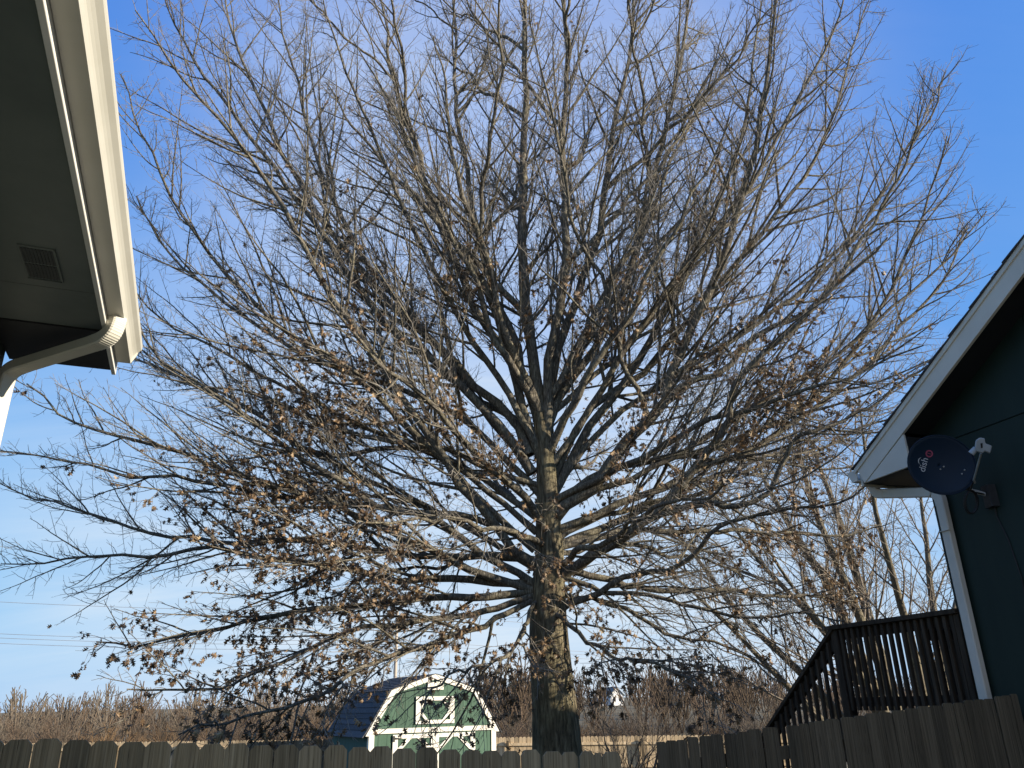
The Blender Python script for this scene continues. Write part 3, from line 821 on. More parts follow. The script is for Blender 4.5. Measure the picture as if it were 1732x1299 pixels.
# roof slabs and shingle courses
def roofpart(name, x0, z0, x1, z1, s, t0, t1, y0, y1, mat):
    dx, dz = x1 - x0, z1 - z0; l = math.hypot(dx, dz); nx, nz = -dz / l, dx / l
    if nz < 0: nx, nz = -nx, -nz
    poly = [(s * (x0 + nx * t0), z0 + nz * t0), (s * (x1 + nx * t0), z1 + nz * t0), (s * (x1 + nx * t1), z1 + nz * t1), (s * (x0 + nx * t1), z0 + nz * t1)]
    MB().prism(poly, y0, y1, lambda p, q, d: (p, d, q)).build(name, mat, shed)
for s in (-1, 1):
    roofpart('roof', EX, EZ, BX, BZ, s, 0.0, 0.02, -0.02, SD + 0.02, M_SHINGLE)
    roofpart('roof', BX, BZ, 0.0, PZ, s, 0.0, 0.02, -0.02, SD + 0.02, M_SHINGLE)
    def courses(xa, za, xb, zb, n):
        for k in range(n):
            f0 = k / n - (0.03 if k == 0 else 0); f1 = min(1.0, (k + 1.25) / n)
            x0, z0 = xa + (xb - xa) * f0, za + (zb - za) * f0
            x1, z1 = xa + (xb - xa) * f1, za + (zb - za) * f1
            l = math.hypot(x1 - x0, z1 - z0); nx, nz = abs(z1 - z0) / l, abs(x1 - x0) / l
            poly = [(s * (x0 + nx * 0.022), z0 + nz * 0.022), (s * (x1 + nx * 0.021), z1 + nz * 0.021), (s * (x1 + nx * 0.024), z1 + nz * 0.024), (s * (x0 + nx * 0.038), z0 + nz * 0.038)]
            MB().prism(poly, -0.035, SD + 0.03, lambda p, q, d: (p, d, q)).build('shingle_course', M_SHINGLE, shed)
    courses(EX + 0.03, EZ - 0.045, BX, BZ, 8)
    courses(BX + 0.01, BZ - 0.005, 0.0, PZ, 8)
# white trim
def bandpoly(x0, z0, x1, z1, w, s):
    dx, dz = x1 - x0, z1 - z0; l = math.hypot(dx, dz); nx, nz = dz / l, -dx / l
    if nz > 0: nx, nz = -nx, -nz
    return [(s * x0, z0), (s * x1, z1), (s * (x1 + nx * w), z1 + nz * w), (s * (x0 + nx * w), z0 + nz * w)]
def trim(name, poly, y0=-0.03, y1=-0.001, par=None, mat=None):
    return MB().prism(poly, y0, y1, lambda p, q, d: (p, d, q)).build(name, mat or M_WHITE, par or shed)
for s in (-1, 1):
    trim('rake_trim', [(s * (EX + 0.01), EZ - 0.03), (s * BX, BZ + 0.012), (s * (BX - 0.085), BZ - 0.045), (s * (EX - 0.1), EZ - 0.015), (s * (EX - 0.06), EZ - 0.03)])
    trim('rake_trim', [(s * (BX - 0.0), BZ + 0.014), (s * 0.002, PZ + 0.012), (s * 0.002, PZ - 0.085), (s * (BX - 0.083), BZ - 0.046)], -0.032, -0.003)
    trim('corner_trim', [(s * HW, gs - 0.1), (s * HW, EZ), (s * (HW - 0.095), EZ), (s * (HW - 0.095), gs - 0.1)], -0.022)
    MB().box(*sorted((s * (HW + 0.015), s * HW)), -0.02, 0.08, gs - 0.1, EZ - 0.02).build('corner_trim', M_WHITE, shed)
trim('band_trim', [(-EX + 0.06, EZ + 0.005), (EX - 0.06, EZ + 0.005), (EX - 0.1, EZ + 0.095), (-EX + 0.1, EZ + 0.095)], -0.036, -0.002)
trim('gable_vent', [(-0.18, 2.315), (0.18, 2.315), (0.18, 2.47), (-0.18, 2.47)], -0.028)
# square frame with hexagon opening
fz0, fz1, fx = 1.675, 2.19, 0.425
hexo = [(-0.315, 1.935), (-0.155, 2.11), (0.155, 2.11), (0.315, 1.935), (0.155, 1.745), (-0.155, 1.745)]
fr = trim('hexagon_frame', [(-fx, fz1), (fx, fz1), (fx, 2.11), (-fx, 2.11)], -0.034)
trim('frame_board', [(-fx, 1.745), (fx, 1.745), (fx, fz0), (-fx, fz0)], -0.034, par=fr)
trim('frame_board', [(-fx, 2.109), (-fx + 0.095, 2.109), (-fx + 0.095, 1.746), (-fx, 1.746)], -0.033, par=fr)
trim('frame_board', [(fx, 2.109), (fx - 0.095, 2.109), (fx - 0.095, 1.746), (fx, 1.746)], -0.033, par=fr)
for sx in (-1, 1):
    for zz, zc2 in ((2.11, 1.935), (1.745, 1.935)):
        trim('diagonal_board', [(sx * 0.155, zz), (sx * 0.315, zc2), (sx * 0.332, zc2 + (0.062 if zz > zc2 else -0.062)), (sx * 0.215, zz)], -0.03, par=fr)
# doors
DT = 1.495
for s in (-1, 1):
    door = trim('door', [(s * 0.005, gs), (s * 0.9, gs), (s * 0.9, DT), (s * 0.005, DT)], -0.012, -0.0005, mat=M_SHEDGREEN)
    trim('door_rail', [(s * 0.005, DT), (s * 0.9, DT), (s * 0.9, DT - 0.075), (s * 0.005, DT - 0.075)], -0.034, -0.0125, door)
    trim('door_stile', [(s * 0.9, DT - 0.076), (s * 0.9, gs), (s * 0.795, gs), (s * 0.795, DT - 0.076)], -0.033, -0.0125, door)
    trim('door_stile', [(s * 0.005, DT - 0.076), (s * 0.005, gs), (s * 0.085, gs), (s * 0.085, DT - 0.076)], -0.033, -0.0125, door)
    trim('door_brace', [(s * 0.50, DT - 0.076), (s * 0.60, DT - 0.076), (s * 0.795, DT - 0.25), (s * 0.795, DT - 0.345)], -0.031, -0.0125, door)
    trim('door_brace', [(s * 0.385, DT - 0.076), (s * 0.285, DT - 0.076), (s * 0.085, DT - 0.25), (s * 0.085, DT - 0.345)], -0.031, -0.0125, door)
    trim('hinge', [(s * 0.9, DT - 0.02), (s * 0.86, DT - 0.02), (s * 0.86, DT - 0.05), (s * 0.71, DT - 0.068), (s * 0.71, DT - 0.078), (s * 0.86, DT - 0.09), (s * 0.86, DT - 0.13), (s * 0.9, DT - 0.13)], -0.041, -0.0345, door, M_BLACK)
trim('name_plate', [(-0.085, 1.54), (0.065, 1.54), (0.065, 1.585), (-0.085, 1.585)], -0.041, -0.0365, mat=M_PLATE)

# ------------------------------------------------------------------ branching
rng = np.random.default_rng(11)
def norm(a): return a / np.maximum(np.linalg.norm(a, axis=-1, keepdims=True), 1e-9)

def grow(P, D, L, nseg, wander, up, rg=None, bend=None, kb=0.0):
    rg = rg or rng
    n = len(P); pts = np.empty((n, nseg + 1, 3)); pts[:, 0] = P
    D = norm(D.copy()); st = (L / nseg)[:, None]
    upv_ = np.zeros((n, 3)); upv_[:, 2] = up
    for s in range(nseg):
        D = norm(D + rg.normal(0, wander, (n, 3)) + upv_ / nseg + (0 if bend is None else bend * (kb / nseg)))
        pts[:, s + 1] = pts[:, s] + D * st
    return pts

def tubes(pts, rad, m):
    """(n,k,3),(n,k) -> verts, quads"""
    n, k, _ = pts.shape
    T = np.empty_like(pts)
    T[:, 1:-1] = pts[:, 2:] - pts[:, :-2]; T[:, 0] = pts[:, 1] - pts[:, 0]; T[:, -1] = pts[:, -1] - pts[:, -2]
    T = norm(T)
    ov = norm(pts[:, -1] - pts[:, 0])
    ref = np.where(np.abs(ov[:, 2:3]) < 0.85, np.array([[0, 0, 1.0]]), np.array([[1.0, 0, 0]]))
    X = norm(np.cross(T, ref[:, None, :])); Y = np.cross(X, T)
    a = np.arange(m) * 2 * math.pi / m
    V = pts[:, :, None, :] + rad[:, :, None, None] * (X[:, :, None, :] * np.cos(a)[None, None, :, None] + Y[:, :, None, :] * np.sin(a)[None, None, :, None])
    idx = np.arange(n * k * m).reshape(n, k, m)
    a0 = idx[:, :-1, :]; a1 = np.roll(idx, -1, 2)[:, :-1, :]; b0 = idx[:, 1:, :]; b1 = np.roll(idx, -1, 2)[:, 1:, :]
    Q = np.stack([a0, a1, b1, b0], -1).reshape(-1, 4)
    return V.reshape(-1, 3), Q

def np_mesh(name, chunks, mat, parent=None, smooth=True, attr=None):
    V = []; Q = []; b = 0
    for v, q in chunks:
        V.append(v); Q.append(q + b); b += len(v)
    V = np.concatenate(V).astype(np.float32); Q = np.concatenate(Q).astype(np.int32)
    c = Q.shape[1]
    me = bpy.data.meshes.new(name)
    me.vertices.add(len(V)); me.vertices.foreach_set('co', V.ravel())
    me.loops.add(Q.size); me.loops.foreach_set('vertex_index', Q.ravel())
    me.polygons.add(len(Q)); me.polygons.foreach_set('loop_start', np.arange(0, Q.size, c, dtype=np.int32))
    me.polygons.foreach_set('loop_total', np.full(len(Q), c, dtype=np.int32))
    if smooth: me.polygons.foreach_set('use_smooth', np.ones(len(Q), dtype=bool))
    me.update(calc_edges=True)
    me.materials.append(mat)
    if attr is not None:
        at = me.attributes.new('tone', 'FLOAT', 'POINT'); at.data.foreach_set('value', attr.astype(np.float32))
    o = bpy.data.objects.new(name, me)
    return link(o, parent)

def sprout(pts, rad, L, spacing, t0, t1, ang0, ang1, flat, upb, rg=None, density=None):
    """children along parents: positions, directions, t, parent index, parent radius"""
    rg = rg or rng
    n, k, _ = pts.shape
    cnt = np.maximum(1, (L * (t1 - t0) / spacing + rg.uniform(0, 1, n)).astype(int))
    if density is not None: cnt = np.maximum(0, (cnt * density).astype(int))
    pid = np.repeat(np.arange(n), cnt)
    loc = np.arange(len(pid)) - np.repeat(np.cumsum(cnt) - cnt, cnt)
    t = t0 + (t1 - t0) * np.clip((loc + rg.uniform(0.05, 0.95, len(pid))) / cnt[pid], 0, 0.999)
    s = t * (k - 1); i = s.astype(int); f = (s - i)[:, None]
    P = pts[pid, i] * (1 - f) + pts[pid, i + 1] * f
    T = norm(pts[pid, i + 1] - pts[pid, i])
    pr = rad[pid, i] * (1 - f[:, 0]) + rad[pid, i + 1] * f[:, 0]
    r = rg.normal(0, 1, (len(pid), 3)); r[:, 2] *= flat; r[:, 2] += upb
    r = norm(r - T * np.sum(r * T, 1, keepdims=True))
    a = np.radians(rg.uniform(ang0, ang1, len(pid)))[:, None]
    D = T * np.cos(a) + r * np.sin(a)
    return P, D, t, pid, pr, T

def taper(r0, r1, k, p=0.85):
    t = np.linspace(0, 1, k)[None, :]
    return r1[:, None] + (r0 - r1)[:, None] * (1 - t) ** p

def resample(pts, n):
    """Catmull-Rom through control points -> n points, roughly even"""
    P = np.array(pts, float); P = np.vstack([2 * P[0] - P[1], P, 2 * P[-1] - P[-2]])
    out = []
    for i in range(1, len(P) - 2):
        for t in np.linspace(0, 1, 12, endpoint=False):
            a, b, c, d = P[i - 1:i + 3]
            out.append(0.5 * (2 * b + (c - a) * t + (2 * a - 5 * b + 4 * c - d) * t * t + (3 * b - a - 3 * c + d) * t ** 3))
    out.append(P[-2]); out = np.array(out)
    s = np.concatenate([[0], np.cumsum(np.linalg.norm(np.diff(out, axis=0), axis=1))])
    ss = np.linspace(0, s[-1], n)
    return np.stack([np.interp(ss, s, out[:, j]) for j in range(3)], 1), s[-1]

# ------------------------------------------------------------------ the oak
TY = 11.5
def tp(u, v, dy=0.0):
    p = atY(u, v, TY + dy); return np.array(p)
axis_px = [(943, 1285), (941, 1250), (936, 1180), (930, 1100), (928, 1060), (928, 1000), (929, 940), (927, 880), (926, 820), (922, 760), (914, 700)]
ax = [tp(*p) for p in axis_px]
gt = Gz(ax[0][0], TY)
base = ax[0].copy(); base[2] = gt - 0.3
ax = [base, ax[0] * [1, 1, 0] + [0, 0, gt + 0.25]] + ax[1:]
arad = [0.50, 0.40, 0.318, 0.292, 0.272, 0.262, 0.235, 0.205, 0.178, 0.16, 0.14, 0.12]
tree = empty('oak_tree', (ax[0][0], TY, gt))
tag(tree, 'large bare oak with brown leaves clinging to its lower branches', 'tree')
TO = np.array(tree.location)
# trunk mesh with flare and slight ridges
tpts, tl = resample(ax, 60)
sfull = np.concatenate([[0], np.cumsum(np.linalg.norm(np.diff(np.array(ax), axis=0), axis=1))])
trad = np.interp(np.linspace(0, sfull[-1], 60), sfull, arad)
NS = 40
V = []
for i in range(60):
    for k in range(NS):
        a = 2 * math.pi * k / NS
        fl = 1 + (0.10 * math.sin(5 * a + 0.7) + 0.06 * math.sin(3 * a)) * max(0, 1 - i / 14) + 0.018 * math.sin(9 * a + i * 0.16) + 0.012 * math.sin(14 * a - i * 0.11)
        V.append(tpts[i] + trad[i] * fl * np.array([math.cos(a), math.sin(a), 0]) - TO)
Q = [(i * NS + k, i * NS + (k + 1) % NS, (i + 1) * NS + (k + 1) % NS, (i + 1) * NS + k) for i in range(59) for k in range(NS)]
np_mesh('trunk', [(np.array(V), np.array(Q))], M_BARK, tree)

def trunk_at(z):
    zz = tpts[:, 2]; return np.array([np.interp(z, zz, tpts[:, j]) for j in range(3)]), np.interp(z, zz, trad)

def wobble(p, amp=0.045):
    t = np.linspace(0, 1, len(p))[:, None]
    ph = rng.uniform(0, 6.28, (3, 3)); w = 0
    for k, f in enumerate((2.2, 4.1, 7.3)):
        w = w + np.sin(6.283 * f * t + ph[k][None, :]) * amp / (k + 1)
    return p + w * np.clip(t * 5, 0, 1)
limbs = []     # (points(k,3), r0, r1, length, kind)
KL = 26
def traced(px, dy, r0, r1=0.012, e=1.0, kind='m'):
    px = np.array(px, float)
    s = np.concatenate([[0], np.cumsum(np.hypot(*np.diff(px, axis=0).T))]); s /= s[-1]
    c = [tp(u, v, dy * (t ** e)) for (u, v), t in zip(px, s)]
    p, L = resample(c, KL)
    w = rng.normal(0, 0.012, (KL, 3)); w[0] = 0; p = wobble(p + w, 0.032)
    limbs.append((p, r0 * 0.8, r1, L, kind))
# leaders
traced([(922, 790), (914, 700), (909, 645), (901, 588), (896, 546), (890, 500), (886, 439), (882, 360), (884, 250), (890, 120), (888, -40), (885, -190)], 0.3, 0.125, 0.015, kind='u')
traced([(922, 740), (925, 685), (930, 604), (940, 560), (955, 492), (959, 439), (957, 370), (948, 300), (950, 220), (962, 130), (955, 0), (950, -160)], -0.9, 0.105, 0.014, kind='u')
traced([(925, 730), (936, 640), (958, 550), (980, 479), (1004, 417), (1015, 379), (1024, 304), (1048, 180), (1066, 60), (1080, -120)], 1.0, 0.10, 0.014, kind='u')
traced([(912, 760), (878, 680), (868, 630), (856, 600), (831, 565), (806, 518), (775, 450), (735, 360), (700, 250), (665, 130), (640, -30)], -0.8, 0.095, 0.013, kind='u')
traced([(915, 720), (884, 640), (882, 592), (866, 556), (847, 525), (822, 450), (797, 350), (778, 220), (768, 60), (760, -110)], 1.2, 0.085, 0.012, kind='u')
traced([(925, 720), (960, 650), (1005, 590), (1040, 520), (1075, 420), (1110, 300), (1140, 160), (1165, 0), (1180, -140)], 1.6, 0.09, 0.013, kind='u')
# right side
traced([(925, 990), (960, 968), (1000, 942), (1045, 915), (1078, 884), (1112, 865), (1142, 840), (1172, 798), (1207, 752), (1230, 715), (1233, 668), (1255, 635), (1300, 590), (1360, 540), (1430, 470), (1500, 400)], -2.6, 0.105, 0.012)
traced([(1112, 865), (1142, 858), (1177, 847), (1205, 840), (1240, 850), (1268, 842), (1300, 815), (1335, 750), (1390, 720), (1450, 690), (1530, 640), (1590, 610)], -1.0, 0.06, 0.008)
limbs[-1][0][:] += (limbs[-2][0][int(KL * 0.27)] - limbs[-1][0][0])
traced([(935, 1030), (988, 1012), (1015, 1004), (1050, 981), (1085, 977), (1131, 962), (1159, 949), (1177, 925), (1195, 905), (1240, 880), (1310, 870), (1400, 850), (1480, 810)], -1.8, 0.062, 0.009)
traced([(930, 960), (1000, 975), (1080, 990), (1180, 1000), (1280, 1005), (1390, 1010), (1450, 1020)], 0.6, 0.07, 0.01, kind='l')
traced([(925, 890), (962, 850), (1000, 830), (1035, 780), (1060, 745), (1090, 720), (1116, 700), (1126, 675), (1124, 650), (1135, 622), (1160, 570), (1190, 510), (1230, 420), (1265, 300), (1290, 170), (1310, 30), (1320, -80)], -1.6, 0.115, 0.013)
traced([(1075, 735), (1112, 705), (1142, 699), (1177, 682), (1203, 655), (1235, 627), (1275, 603), (1320, 570), (1380, 500), (1440, 410), (1490, 300), (1540, 190)], -1.2, 0.06, 0.009)
limbs[-1][0][:] += (limbs[-2][0][6] - limbs[-1][0][0])
traced([(1035, 780), (1020, 735), (1001, 703), (992, 673), (985, 648), (976, 620), (967, 592), (955, 553), (941, 523), (925, 495), (905, 440), (897, 380), (880, 300), (850, 200), (838, 90)], -2.6, 0.05, 0.008)
limbs[-1][0][:] += (limbs[-3][0][5] - limbs[-1][0][0])
traced([(926, 850), (958, 797), (976, 754), (997, 719), (1020, 692), (1045, 655), (1070, 615), (1100, 570), (1150, 490), (1200, 390), (1240, 270), (1270, 140), (1290, 0)], 0.6, 0.09, 0.012)
traced([(925, 830), (990, 700), (1052, 650), (1092, 625), (1119, 592), (1142, 558), (1186, 518), (1240, 460), (1310, 370), (1380, 260), (1430, 130), (1470, 0)], 1.2, 0.075, 0.011)
traced([(927, 905), (985, 880), (1050, 850), (1110, 830), (1180, 800), (1260, 765), (1340, 715), (1430, 650), (1520, 560), (1590, 480), (1640, 380)], 0.6, 0.078, 0.01)
traced([(927, 930), (990, 915), (1070, 900), (1150, 895), (1240, 900), (1340, 905), (1430, 900), (1490, 890)], 1.4, 0.07, 0.01, kind='l')
traced([(926, 870), (1000, 810), (1090, 780), (1170, 770), (1260, 740), (1350, 690), (1440, 600), (1500, 500), (1560, 370), (1600, 230)], -0.6, 0.07, 0.01)
# left side
traced([(895, 770), (868, 700), (808, 662), (762, 604), (711, 562), (676, 530), (640, 492), (575, 410), (505, 310), (450, 200), (400, 70), (370, -40)], 0.8, 0.09, 0.012)
traced([(900, 800), (840, 715), (755, 629), (711, 592), (676, 567), (635, 522), (590, 460), (530, 375), (460, 280), (385, 180), (310, 70), (270, -20)], -0.6, 0.085, 0.011)
traced([(905, 955), (880, 945), (859, 912), (831, 879), (799, 842), (762, 805), (745, 770), (711, 717), (681, 680), (655, 635), (628, 592), (600, 550), (560, 490), (510, 410), (450, 310), (380, 215), (310, 130), (240, 20)], -2.6, 0.085, 0.01)
traced([(905, 990), (885, 975), (850, 955), (808, 932), (771, 909), (739, 884), (711, 872), (680, 870), (630, 848), (560, 800), (500, 770), (430, 720), (350, 660), (270, 600), (225, 520)], -1.6, 0.07, 0.01)
traced([(905, 1000), (889, 999), (854, 983), (819, 972), (780, 958), (748, 939), (711, 932), (681, 912), (630, 885), (570, 850), (490, 830), (390, 800), (300, 770), (200, 735), (110, 700), (40, 650)], -1.0, 0.075, 0.01)
traced([(910, 1000), (884, 1004), (808, 1011), (739, 1013), (640, 1018), (560, 1024), (480, 1042), (350, 1068), (240, 1085), (165, 1088)], -0.6, 0.075, 0.009, kind='l')
traced([(915, 1005), (877, 1018), (796, 1041), (739, 1040), (650, 1058), (560, 1085), (470, 1120), (390, 1150), (310, 1170), (220, 1178)], -1.8, 0.062, 0.008, kind='l')
traced([(912, 1012), (870, 1030), (800, 1060), (720, 1090), (640, 1125), (560, 1160), (480, 1195), (390, 1222), (300, 1245)], -3.4, 0.055, 0.008, kind='l')
traced([(910, 985), (885, 988), (785, 981), (692, 985), (600, 970), (500, 945), (400, 931), (323, 932), (261, 946), (200, 940), (120, 945), (0, 952)], 0.4, 0.075, 0.008)
traced([(912, 950), (860, 940), (780, 940), (690, 935), (600, 925), (500, 915), (400, 920), (308, 908), (215, 889), (148, 871), (92, 852), (0, 822)], 1.2, 0.07, 0.008)
traced([(912, 920), (850, 895), (780, 870), (690, 860), (600, 850), (500, 845), (430, 838), (360, 815), (290, 806), (220, 803), (130, 782), (60, 775), (0, 768)], -0.4, 0.068, 0.008)
traced([(915, 880), (860, 840), (790, 790), (720, 765), (640, 760), (560, 770), (480, 740), (400, 690), (300, 640), (220, 600), (150, 560)], 1.2, 0.065, 0.009)
traced([(918, 840), (850, 770), (780, 710), (700, 670), (620, 640), (540, 610), (450, 560), (360, 500), (290, 430), (230, 330)], 0.5, 0.07, 0.01)
traced([(925, 1010), (960, 1060), (1000, 1090), (1050, 1110), (1110, 1130), (1170, 1150), (1220, 1180)], -2.2, 0.045, 0.007, kind='l')
traced([(930, 1000), (985, 1010), (1050, 1030), (1120, 1060), (1180, 1085), (1250, 1105), (1320, 1150)], -0.6, 0.05, 0.007, kind='l')
traced([(915, 1005), (900, 1030), (885, 1060), (870, 1100), (830, 1120), (790, 1130), (745, 1160), (715, 1200)], -2.8, 0.04, 0.007, kind='l')
traced([(930, 975), (1000, 990), (1090, 1010), (1180, 1030), (1270, 1040), (1360, 1045), (1430, 1050)], -1.4, 0.05, 0.008, kind='l')

traced([(905, 930), (850, 880), (790, 820), (730, 750), (670, 700), (600, 640), (520, 590), (440, 520), (360, 430), (290, 330), (235, 230), (205, 120)], -1.4, 0.065, 0.009)
traced([(908, 900), (850, 850), (780, 800), (700, 760), (620, 720), (540, 680), (450, 640), (360, 590), (280, 540), (215, 470)], -0.4, 0.06, 0.009)
traced([(905, 960), (850, 930), (780, 890), (700, 850), (620, 810), (530, 760), (430, 700), (330, 650), (240, 610), (150, 590), (90, 600)], 0.8, 0.06, 0.008)
traced([(900, 800), (850, 730), (790, 650), (730, 580), (660, 500), (600, 410), (550, 300), (510, 180), (480, 60), (470, -60)], 1.6, 0.075, 0.01)
traced([(912, 770), (880, 700), (840, 640), (790, 570), (745, 480), (700, 380), (640, 260), (590, 130), (550, 0)], -1.6, 0.07, 0.01)
traced([(928, 850), (985, 760), (1060, 690), (1130, 640), (1220, 590), (1310, 530), (1400, 450), (1480, 350), (1540, 250), (1590, 140)], 1.0, 0.065, 0.009)
traced([(928, 870), (1000, 830), (1080, 800), (1170, 760), (1260, 700), (1350, 640), (1450, 570), (1540, 500), (1610, 430), (1670, 350)], -0.9, 0.062, 0.009)
traced([(926, 800), (980, 720), (1040, 620), (1110, 520), (1190, 420), (1270, 310), (1340, 190), (1400, 70), (1440, -40)], -1.8, 0.07, 0.01)
traced([(930, 920), (1000, 880), (1090, 850), (1190, 830), (1290, 790), (1380, 760), (1460, 720), (1550, 700), (1600, 660)], 1.6, 0.055, 0.008)
# limbs that run mostly towards or away from the viewer
def ring_limbs(n, h0, h1, e0, e1, L0, L1, r0, up, kind, ph=0.0):
    for i in range(n):
        h = h0 + (h1 - h0) * (i + rng.uniform(0.2, 0.8)) / n
        c, tr = trunk_at(h)
        az = ph + i * 2.39996 + rng.normal(0, 0.15)
        # sides are traced already: pull azimuths towards the view axis
        sx, sy = math.sin(az), math.cos(az)
        sx *= 0.75; q = math.hypot(sx, sy); sx /= q; sy /= q
        if sy < 0 and abs(sx) < 0.42: sx = math.copysign(0.42 + 0.3 * rng.uniform(), sx); sy = -math.sqrt(1 - sx * sx)
        el = R(rng.uniform(e0, e1)); L = rng.uniform(L0, L1)
        if sy < -0.5: L *= 0.86
        if sy > 0.2 and kind == 'l': L *= 0.72
        D = np.array([[sx * math.cos(el), sy * math.cos(el), math.sin(el)]])
        p = wobble(grow(c[None], D, np.array([L]), KL - 1, 0.028, up)[0])
        limbs.append((p, r0 * rng.uniform(0.85, 1.15), 0.009, L, kind))
ring_limbs(5, 3.5, 4.2, 4, 14, 4.2, 5.4, 0.045, -0.40, 'l', 0.4)
ring_limbs(6, 4.0, 5.3, 16, 30, 5.4, 6.6, 0.055, -0.05, 'm', 1.1)
ring_limbs(5, 5.0, 6.3, 34, 48, 5.8, 7.0, 0.06, 0.25, 'm', 0.2)
ring_limbs(5, 5.8, 6.6, 52, 66, 6.6, 8.0, 0.065, 0.35, 'u', 0.9)
# side limbs on the leaders
nlead = 6
lead = [limbs[i] for i in range(nlead)]
for p, r0, r1, L, kd in lead:
    for i in range(5):
        t = 0.22 + 0.68 * (i + rng.uniform(0, 0.8)) / 5
        k = int(t * (KL - 1)); T = norm(p[k + 1] - p[k]) if k < KL - 1 else norm(p[k] - p[k - 1])
        az = rng.uniform(0, 2 * math.pi)
        r = np.array([math.cos(az), math.sin(az), 0.15]); r = norm(r - T * r.dot(T))
        a = R(rng.uniform(30, 50)); D = T * math.cos(a) + r * math.sin(a)
        Lc = (1 - t) * 5.2 + rng.uniform(1.2, 2.2)
        q = wobble(grow(p[k][None], D[None], np.array([Lc]), KL - 1, 0.028, 0.35)[0])
        limbs.append((q, (r0 * (1 - t) ** 0.8 + r1) * 0.62, 0.008, Lc, 'u'))

for p, r0, r1, L, kd in limbs:
    rr = taper(np.array([r0]), np.array([r1]), KL, 0.9)
    rr[0, 0] *= 1.25
    v, q = tubes(p[None] - TO, rr, 9)
    np_mesh('limb', [(v, q)], M_LIMB, tree)

LP = np.stack([l[0] for l in limbs]); LR = np.concatenate([taper(np.array([l[1]]), np.array([l[2]]), KL, 0.9) for l in limbs])
LL = np.array([l[3] for l in limbs]); LK = np.array([l[4] for l in limbs])
c2, c3, c4 = [], [], []
leaf_sites = []
for kd, flat, upb, up2, ang in (('l', 0.4, -0.10, -0.10, (35, 58)), ('m', 0.6, 0.2, 0.22, (30, 55)), ('u', 0.9, 0.15, 0.3, (26, 50))):
    m = LK == kd
    pts, rad, L = LP[m], LR[m], LL[m]
    # second order
    P, D, t, pid, pr, T = sprout(pts, rad, L, 0.21 if kd == 'l' else (0.31 if kd == 'u' else 0.285), 0.14, 0.985, ang[0], ang[1], flat, upb)
    L2 = np.minimum(0.5 + 0.34 * L[pid] * (1 - t) ** 0.75, 3.3) * rng.uniform(0.55, 1.15, len(P))
    r2 = np.minimum(pr * 0.7, 0.0045 + 0.0078 * L2)
    K2 = 12
    p2 = grow(P, D, L2, K2 - 1, 0.06, up2, None, T, 0.35)
    # tips of the limbs go on as branches too
    q2 = taper(r2, np.full(len(r2), 0.0035), K2, 0.9)
    c2.append(tubes(p2, q2, 5))
    # third order
    P, D, t, pid, pr, T = sprout(p2, q2, L2, 0.125, 0.10, 0.99, 28, 62, flat + 0.2, upb * 0.7)
    L3 = np.minimum(0.12 + 0.40 * L2[pid] * (1 - t) ** 0.8, 1.0) * rng.uniform(0.4, 1.2, len(P))
    r3 = np.minimum(pr * 0.75, 0.0032 + 0.0042 * L3)
    p3 = grow(P, D, L3, 4, 0.14, up2 * 0.8, None, T, 0.3)
    q3 = taper(r3, np.full(len(r3), 0.0024), 5, 0.9)
    c3.append(tubes(p3, q3, 3))
    # third order directly on the limb ends
    Pb, Db, tb, pidb, prb, Tb = sprout(pts, rad, L, 0.10, 0.3, 1.0, 35, 70, flat + 0.2, upb)
    Lb = rng.uniform(0.1, 0.55, len(Pb)); rb = np.minimum(prb * 0.6, 0.0055)
    pb = grow(Pb, Db, Lb, 4, 0.19, up2, None, Tb, 0.4)
    qb = taper(rb, np.full(len(rb), 0.0024), 5)
    c3.append(tubes(pb, qb, 3))
    # fourth order: short spur twigs
    pa = np.concatenate([p3, pb]); qa = np.concatenate([q3, qb]); La = np.concatenate([L3, Lb])
    P, D, t, pid, pr, T = sprout(pa, qa, La, 0.11, 0.12, 1.0, 30, 75, 0.9, upb * 0.5)
    L4 = rng.uniform(0.035, 0.2, len(P))
    p4 = grow(P, D, L4, 1, 0.16, up2)
    q4 = taper(np.minimum(pr * 0.85, 0.0036), np.full(len(P), 0.0018), 2)
    c4.append(tubes(p4, q4, 3))
    leaf_sites.append((p4[:, -1], norm(p4[:, -1] - p4[:, -2])))
def shift(ch): return [(v - TO, q) for v, q in ch]
br = np_mesh('branches', shift(c2), M_LIMB, tree); tag(br, kind='stuff')
tw = np_mesh('twigs', shift(c3), M_TWIG, tree); tag(tw, kind='stuff')
sp_ = np_mesh('spur_twigs', shift(c4), M_TWIG, tree, smooth=False); tag(sp_, kind='stuff')

